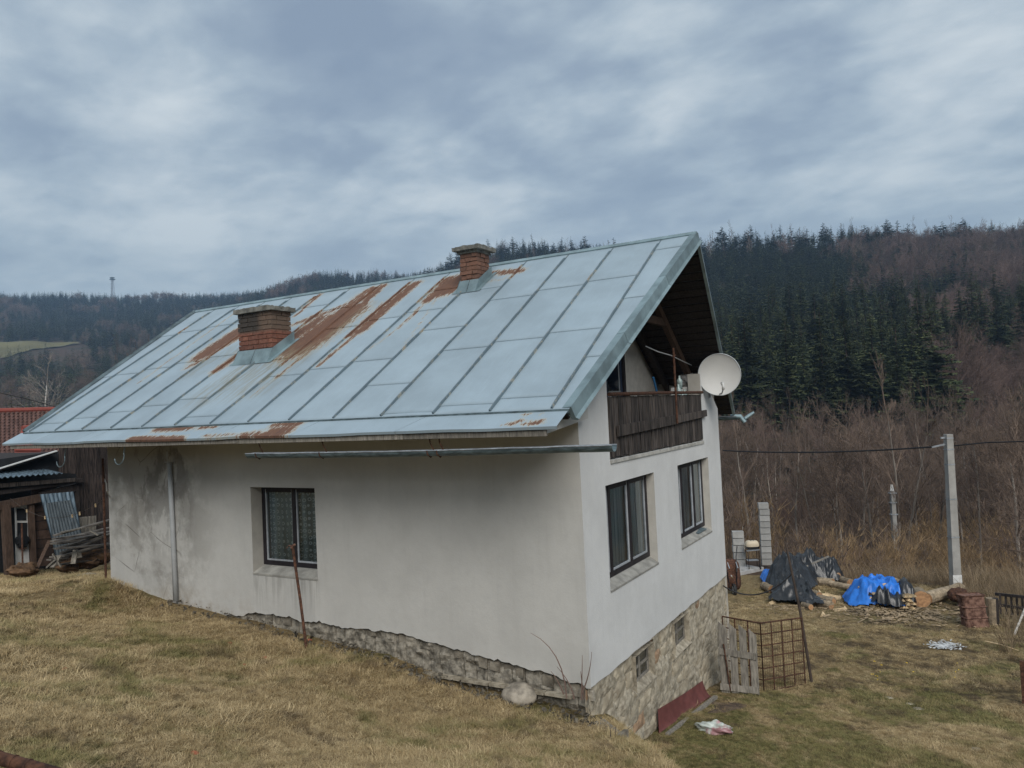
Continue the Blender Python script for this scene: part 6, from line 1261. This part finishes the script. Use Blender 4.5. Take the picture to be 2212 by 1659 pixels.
def gn_instances(name, P, Rz, S, idx, sources, cname):
    """one object: points with rotation, size and kind, each turned into an instance of one of the source meshes"""
    me = bpy.data.meshes.new(name); P = np.asarray(P, np.float32); me.vertices.add(len(P)); me.vertices.foreach_set('co', P.ravel())
    a = me.attributes.new('rot', 'FLOAT_VECTOR', 'POINT'); a.data.foreach_set('vector', np.asarray(Rz, np.float32).ravel())
    a = me.attributes.new('scl', 'FLOAT_VECTOR', 'POINT'); a.data.foreach_set('vector', np.asarray(S, np.float32).ravel())
    a = me.attributes.new('pick', 'INT', 'POINT'); a.data.foreach_set('value', np.asarray(idx, np.int32)); me.update()
    o = bpy.data.objects.new(name, me); col.objects.link(o); ng = bpy.data.node_groups.new(name, 'GeometryNodeTree')
    ng.interface.new_socket('Geometry', in_out='INPUT', socket_type='NodeSocketGeometry'); ng.interface.new_socket('Geometry', in_out='OUTPUT', socket_type='NodeSocketGeometry')
    gi = ng.nodes.new('NodeGroupInput'); go = ng.nodes.new('NodeGroupOutput'); ip = ng.nodes.new('GeometryNodeInstanceOnPoints'); mp_ = ng.nodes.new('GeometryNodeMeshToPoints'); ng.links.new(gi.outputs[0], mp_.inputs[0]); ng.links.new(mp_.outputs[0], ip.inputs['Points'])
    jn = ng.nodes.new('GeometryNodeGeometryToInstance'); srcs = []
    for k, m in enumerate(sources):
        so = bpy.data.objects.new(cname, m); oi = ng.nodes.new('GeometryNodeObjectInfo'); oi.inputs[0].default_value = so; oi.inputs['As Instance'].default_value = True; srcs.append(oi)
    for oi in reversed(srcs): ng.links.new(oi.outputs['Geometry'], jn.inputs[0])
    g2i = jn; ng.links.new(g2i.outputs[0], ip.inputs['Instance'])
    # join as separate instances
    ng.nodes.remove(jn); jn = ng.nodes.new('GeometryNodeJoinGeometry')
    for oi in reversed(srcs): ng.links.new(oi.outputs['Geometry'], jn.inputs[0])
    ng.links.new(jn.outputs[0], ip.inputs['Instance']); ip.inputs['Pick Instance'].default_value = True
    def named(nm, typ):
        n = ng.nodes.new('GeometryNodeInputNamedAttribute'); n.data_type = typ; n.inputs[0].default_value = nm; return n.outputs[0]
    ng.links.new(named('pick', 'INT'), ip.inputs['Instance Index']); ng.links.new(named('rot', 'FLOAT_VECTOR'), ip.inputs['Rotation']); ng.links.new(named('scl', 'FLOAT_VECTOR'), ip.inputs['Scale']); ng.links.new(ip.outputs[0], go.inputs[0])
    md = o.modifiers.new('scatter', 'NODES'); md.node_group = ng; return tag(o, kind='stuff')
def joined(name, crown, trunk, mat=None):
    return crown
P = np.array([(f[1], f[2], f[3]) for f in FAR]); hh = np.array([f[4] for f in FAR]); n = len(FAR); rs_ = np.random.RandomState(5)
idx = np.array([(rs_.randint(0, 2) if f[0] == 's' else (2+rs_.randint(0, 2) if f[0] == 'r' else 4)) for f in FAR]); wd = rs_.uniform(.9, 1.4, n)
gn_instances('far_woods', P, np.stack([np.zeros(n), np.zeros(n), rs_.uniform(0, 6.28, n)], 1), np.stack([hh*wd, hh*wd, hh], 1), idx, [SPRL[0], SPRL[1], BRD[0][1], BRD[1][1], BAR[0][1]], 'far_tree')
# ---- lookout tower on the far ridge
x, y = at(249, 1205); z = gz(x, y); tw = thing('lattice_tower', 'slim pale lattice tower with a platform on the far left ridge', 'tower', (x, y, z)); H = 38.
for (sx, sy) in ((-1, -1), (1, -1), (1, 1), (-1, 1)): part('leg', MB().beam((x+1.7*sx, y+1.7*sy, z), (x+1.1*sx, y+1.1*sy, z+H), .45, .45), MAT['steel'], tw)
for k in range(9):
    z0 = z+H*k/9; z1 = z+H*(k+1)/9; r = 1.7-.6*k/9
    part('brace', MB().beam((x-r, y-r, z0), (x+r, y-r, z1), .25, .25), MAT['steel'], tw); part('brace', MB().beam((x+r, y-r, z0), (x-r, y-r, z1), .25, .25), MAT['steel'], tw); part('ring', MB().beam((x-r, y-r, z1), (x+r, y-r, z1), .3, .3), MAT['steel'], tw)
part('platform', MB().box((x-2.7, y-2.7, z+H-3), (x+2.7, y+2.7, z+H-1.8)), MAT['zinc_dark'], tw); part('cabin', MB().box((x-2.4, y-2.4, z+H-.4), (x+2.4, y+2.4, z+H+.4)), MAT['zinc_dark'], tw); part('platform_post', MB().box((x-1.9, y-1.9, z+H-1.8), (x-1.5, y-1.5, z+H-.4)).box((x+1.5, y-1.9, z+H-1.8), (x+1.9, y-1.5, z+H-.4)), MAT['steel'], tw)
# ================================================================== GRASS
def tuft_mesh(seed, n, ln, lay, wd, name='grass_tuft'):
    r = random.Random(seed); V = []; F = []
    for i in range(n):
        a = r.uniform(0, 6.28); b = math.sqrt(r.random())*.09; p = np.array([math.cos(a)*b, math.sin(a)*b, -.005]); a2 = r.uniform(0, 6.28) if lay > .6 else a+r.gauss(0, .8); e = r.uniform(lay*.7, min(1.5, lay*1.25)); l = ln*r.uniform(.5, 1.2); w = wd*r.uniform(.6, 1.3)
        s = np.array([-math.sin(a2), math.cos(a2), 0]); q = p; k0 = len(V); bend = r.uniform(.1, .5); tw_ = r.gauss(0, .25)
        for j in range(4):
            ww = w*(1-.28*j); V.extend([q-s*ww/2, q+s*ww/2]); d = np.array([math.cos(a2)*math.sin(e), math.sin(a2)*math.sin(e), math.cos(e)]); q = q+d*l/3; e = e+bend; a2 += tw_; q[2] = max(q[2], .006+.012*r.random()); s = np.array([-math.sin(a2), math.cos(a2), 0])
        for j in range(3): F.append((k0+2*j, k0+2*j+1, k0+2*j+3, k0+2*j+2))
    return mesh_from(name, V, F, MAT['blades'] if name == 'grass_tuft' else MAT['reed'])
TF = [tuft_mesh(s, 44, .085, 1.15, .0042) for s in (1, 2, 3)]+[tuft_mesh(s, 40, .065, .55, .0038) for s in (4, 5)]+[tuft_mesh(s, 16, .15, 1.42, .0046) for s in (6, 7)]
def grass(name, n, us, vs, sc, dens=None, seed=1, lim=27.):
    rs = np.random.RandomState(seed); ph0, ph1 = math.atan((us[0]-1106)/FPX), math.atan((us[1]-1106)/FPX)
    ph = rs.uniform(ph0, ph1, n); d = rs.uniform(vs[0]**1.0, vs[1]**1.0, n)      # even in distance: denser near the viewer, as needed
    x = CAM[0]+d*(np.cos(ph)*-math.sin(YAW)+np.sin(ph)*math.cos(YAW)); y = CAM[1]+d*(np.cos(ph)*math.cos(YAW)+np.sin(ph)*math.sin(YAW))
    ok = ~((x > -L-.03) & (x < .06) & (y > -.22) & (y < W+.05)); ok &= ~((x > -9) & (x < .1) & (y > -.36+.1*rs.rand(n)) & (y < .1)); ok &= ~((np.abs(x-.55) < .5) & (np.abs(y-3.6) < .9) & (rs.rand(n) < .6))
    ok &= ~((x > O[0]-.5) & (x < TB[0]+.6) & (y > 13.6) & (y < 21) & (x < -1.15) & (x > -4.6) & (rs.rand(n) < .97)) if name != 'x' else ok
    bare = fbm(x*.8+5, y*.8, 3); ok &= ~((bare > .30) & (rs.rand(n) < .7)); ok &= ~((((x-2.9)/1.9)**2+((y-13.6)/1.3)**2 < 1) & (rs.rand(n) < .8)); ok &= ~((((x-3.8)/.7)**2+((y-10.6)/.4)**2 < 1) & (rs.rand(n) < .8))
    x, y, d = x[ok], y[ok], d[ok]; z = terrain(x, y); m = len(x); yd_ = sstep(.0, 1.5, -bank_side(x, y)); s = sc*rs.uniform(.7, 1.35, m)*np.clip(.62+d/40., .7, 1.2)*(1-.38*yd_)
    hump = ((x > -.6) & (x < 2.4) & (y < 0)).astype(float)
    s = s*(1+.1*hump); tilt = rs.normal(0, .12, (m, 2)); green = fbm(x*.55, y*.55, 3); s = s*(.75+.9*np.clip(fbm(x*1.1+2, y*1.1+4, 3)+.3, 0, 1))
    idx = np.where(rs.rand(m) < .72-.4*(green > .1), rs.randint(0, 3, m), rs.randint(3, 5, m)); idx = np.where((fbm(x*1.3+9, y*1.3, 3) > .12) & (rs.rand(m) < .22), rs.randint(5, 7, m), idx)
    return gn_instances(name, np.stack([x, y, z], 1), np.stack([tilt[:, 0], tilt[:, 1], rs.uniform(0, 6.28, m)], 1), np.stack([s, s, s], 1), idx, TF, 'tuft')
grass('grass', 78000, (-110, 2330), (3.3, 14.5), 1.0, seed=2)
o = grass('grass', 46000, (-90, 2330), (13.5, 27.5), 1.15, seed=3)
# tall dry stalks along the yard edge
TR = [tuft_mesh(s, 26, .55, .22, .006, 'reed_tuft') for s in (11, 12, 13)]
rs = np.random.RandomState(8); n = 1500; u = rs.uniform(1480, 2420, n); e = edge_d(np.arctan((u-1106)/FPX)); d = e+rs.uniform(-2.0, 7., n); d = np.where(rs.rand(n) < .25, e-3+rs.rand(n)*3-(u > 2080)*rs.rand(n)*6, d)
ph = np.arctan((u-1106)/FPX); x = CAM[0]+d*(np.cos(ph)*-math.sin(YAW)+np.sin(ph)*math.cos(YAW)); y = CAM[1]+d*(np.cos(ph)*math.cos(YAW)+np.sin(ph)*math.sin(YAW)); ok = ~((d < 27) & (u < 2040)) & ~((d < 23.5) & (u < 2130)) & ~((u < 1700) & (d < 31.5)) & ~((u < 1860) & (d < 28.5)); x, y, u = x[ok], y[ok], u[ok]; m = len(x); s = rs.uniform(.7, 1.7, m)
o = gn_instances('dry_tall_grass', np.stack([x, y, terrain(x, y)-.02], 1), np.stack([rs.normal(0, .2, m), rs.normal(0, .2, m), rs.uniform(0, 6.28, m)], 1), np.stack([s, s, s*rs.uniform(.8, 1.3, m)], 1), rs.randint(0, 3, m), TR, 'reed')
# dead stalks along the wall foot and on the bank
rs = np.random.RandomState(9); m = 200; x = rs.uniform(-9.8, 1.5, m); y = -.42-rs.rand(m)**2*.5-np.clip(x, 0, 3)*.75; s = rs.uniform(.12, .27, m)
gn_instances('dead_stalks', np.stack([x, y, terrain(x, y)-.01], 1), np.stack([rs.normal(0, .35, m), rs.normal(0, .35, m), rs.uniform(0, 6.28, m)], 1), np.stack([s, s, s], 1), rs.randint(0, 3, m), TR, 'stalk')
# ================================================================== HAZE
def haze():
    t = bpy.data.materials.new('haze'); t.use_nodes = True; nt = t.node_tree; nt.nodes.clear(); o = nt.nodes.new('ShaderNodeOutputMaterial'); v = nt.nodes.new('ShaderNodeVolumePrincipled'); nt.links.new(v.outputs[0], o.inputs['Volume']); v.inputs['Density'].default_value = 0.00037; v.inputs['Color'].default_value = (.46, .68, .97, 1); v.inputs['Anisotropy'].default_value = .2
    b = flat_top('haze', MB().box((-1520, -1520, -60), (1520, 1520, 262)), t, None, None, (0, 0, -60)); b.hide_viewport = False; tag(b, kind='stuff'); return b
haze()
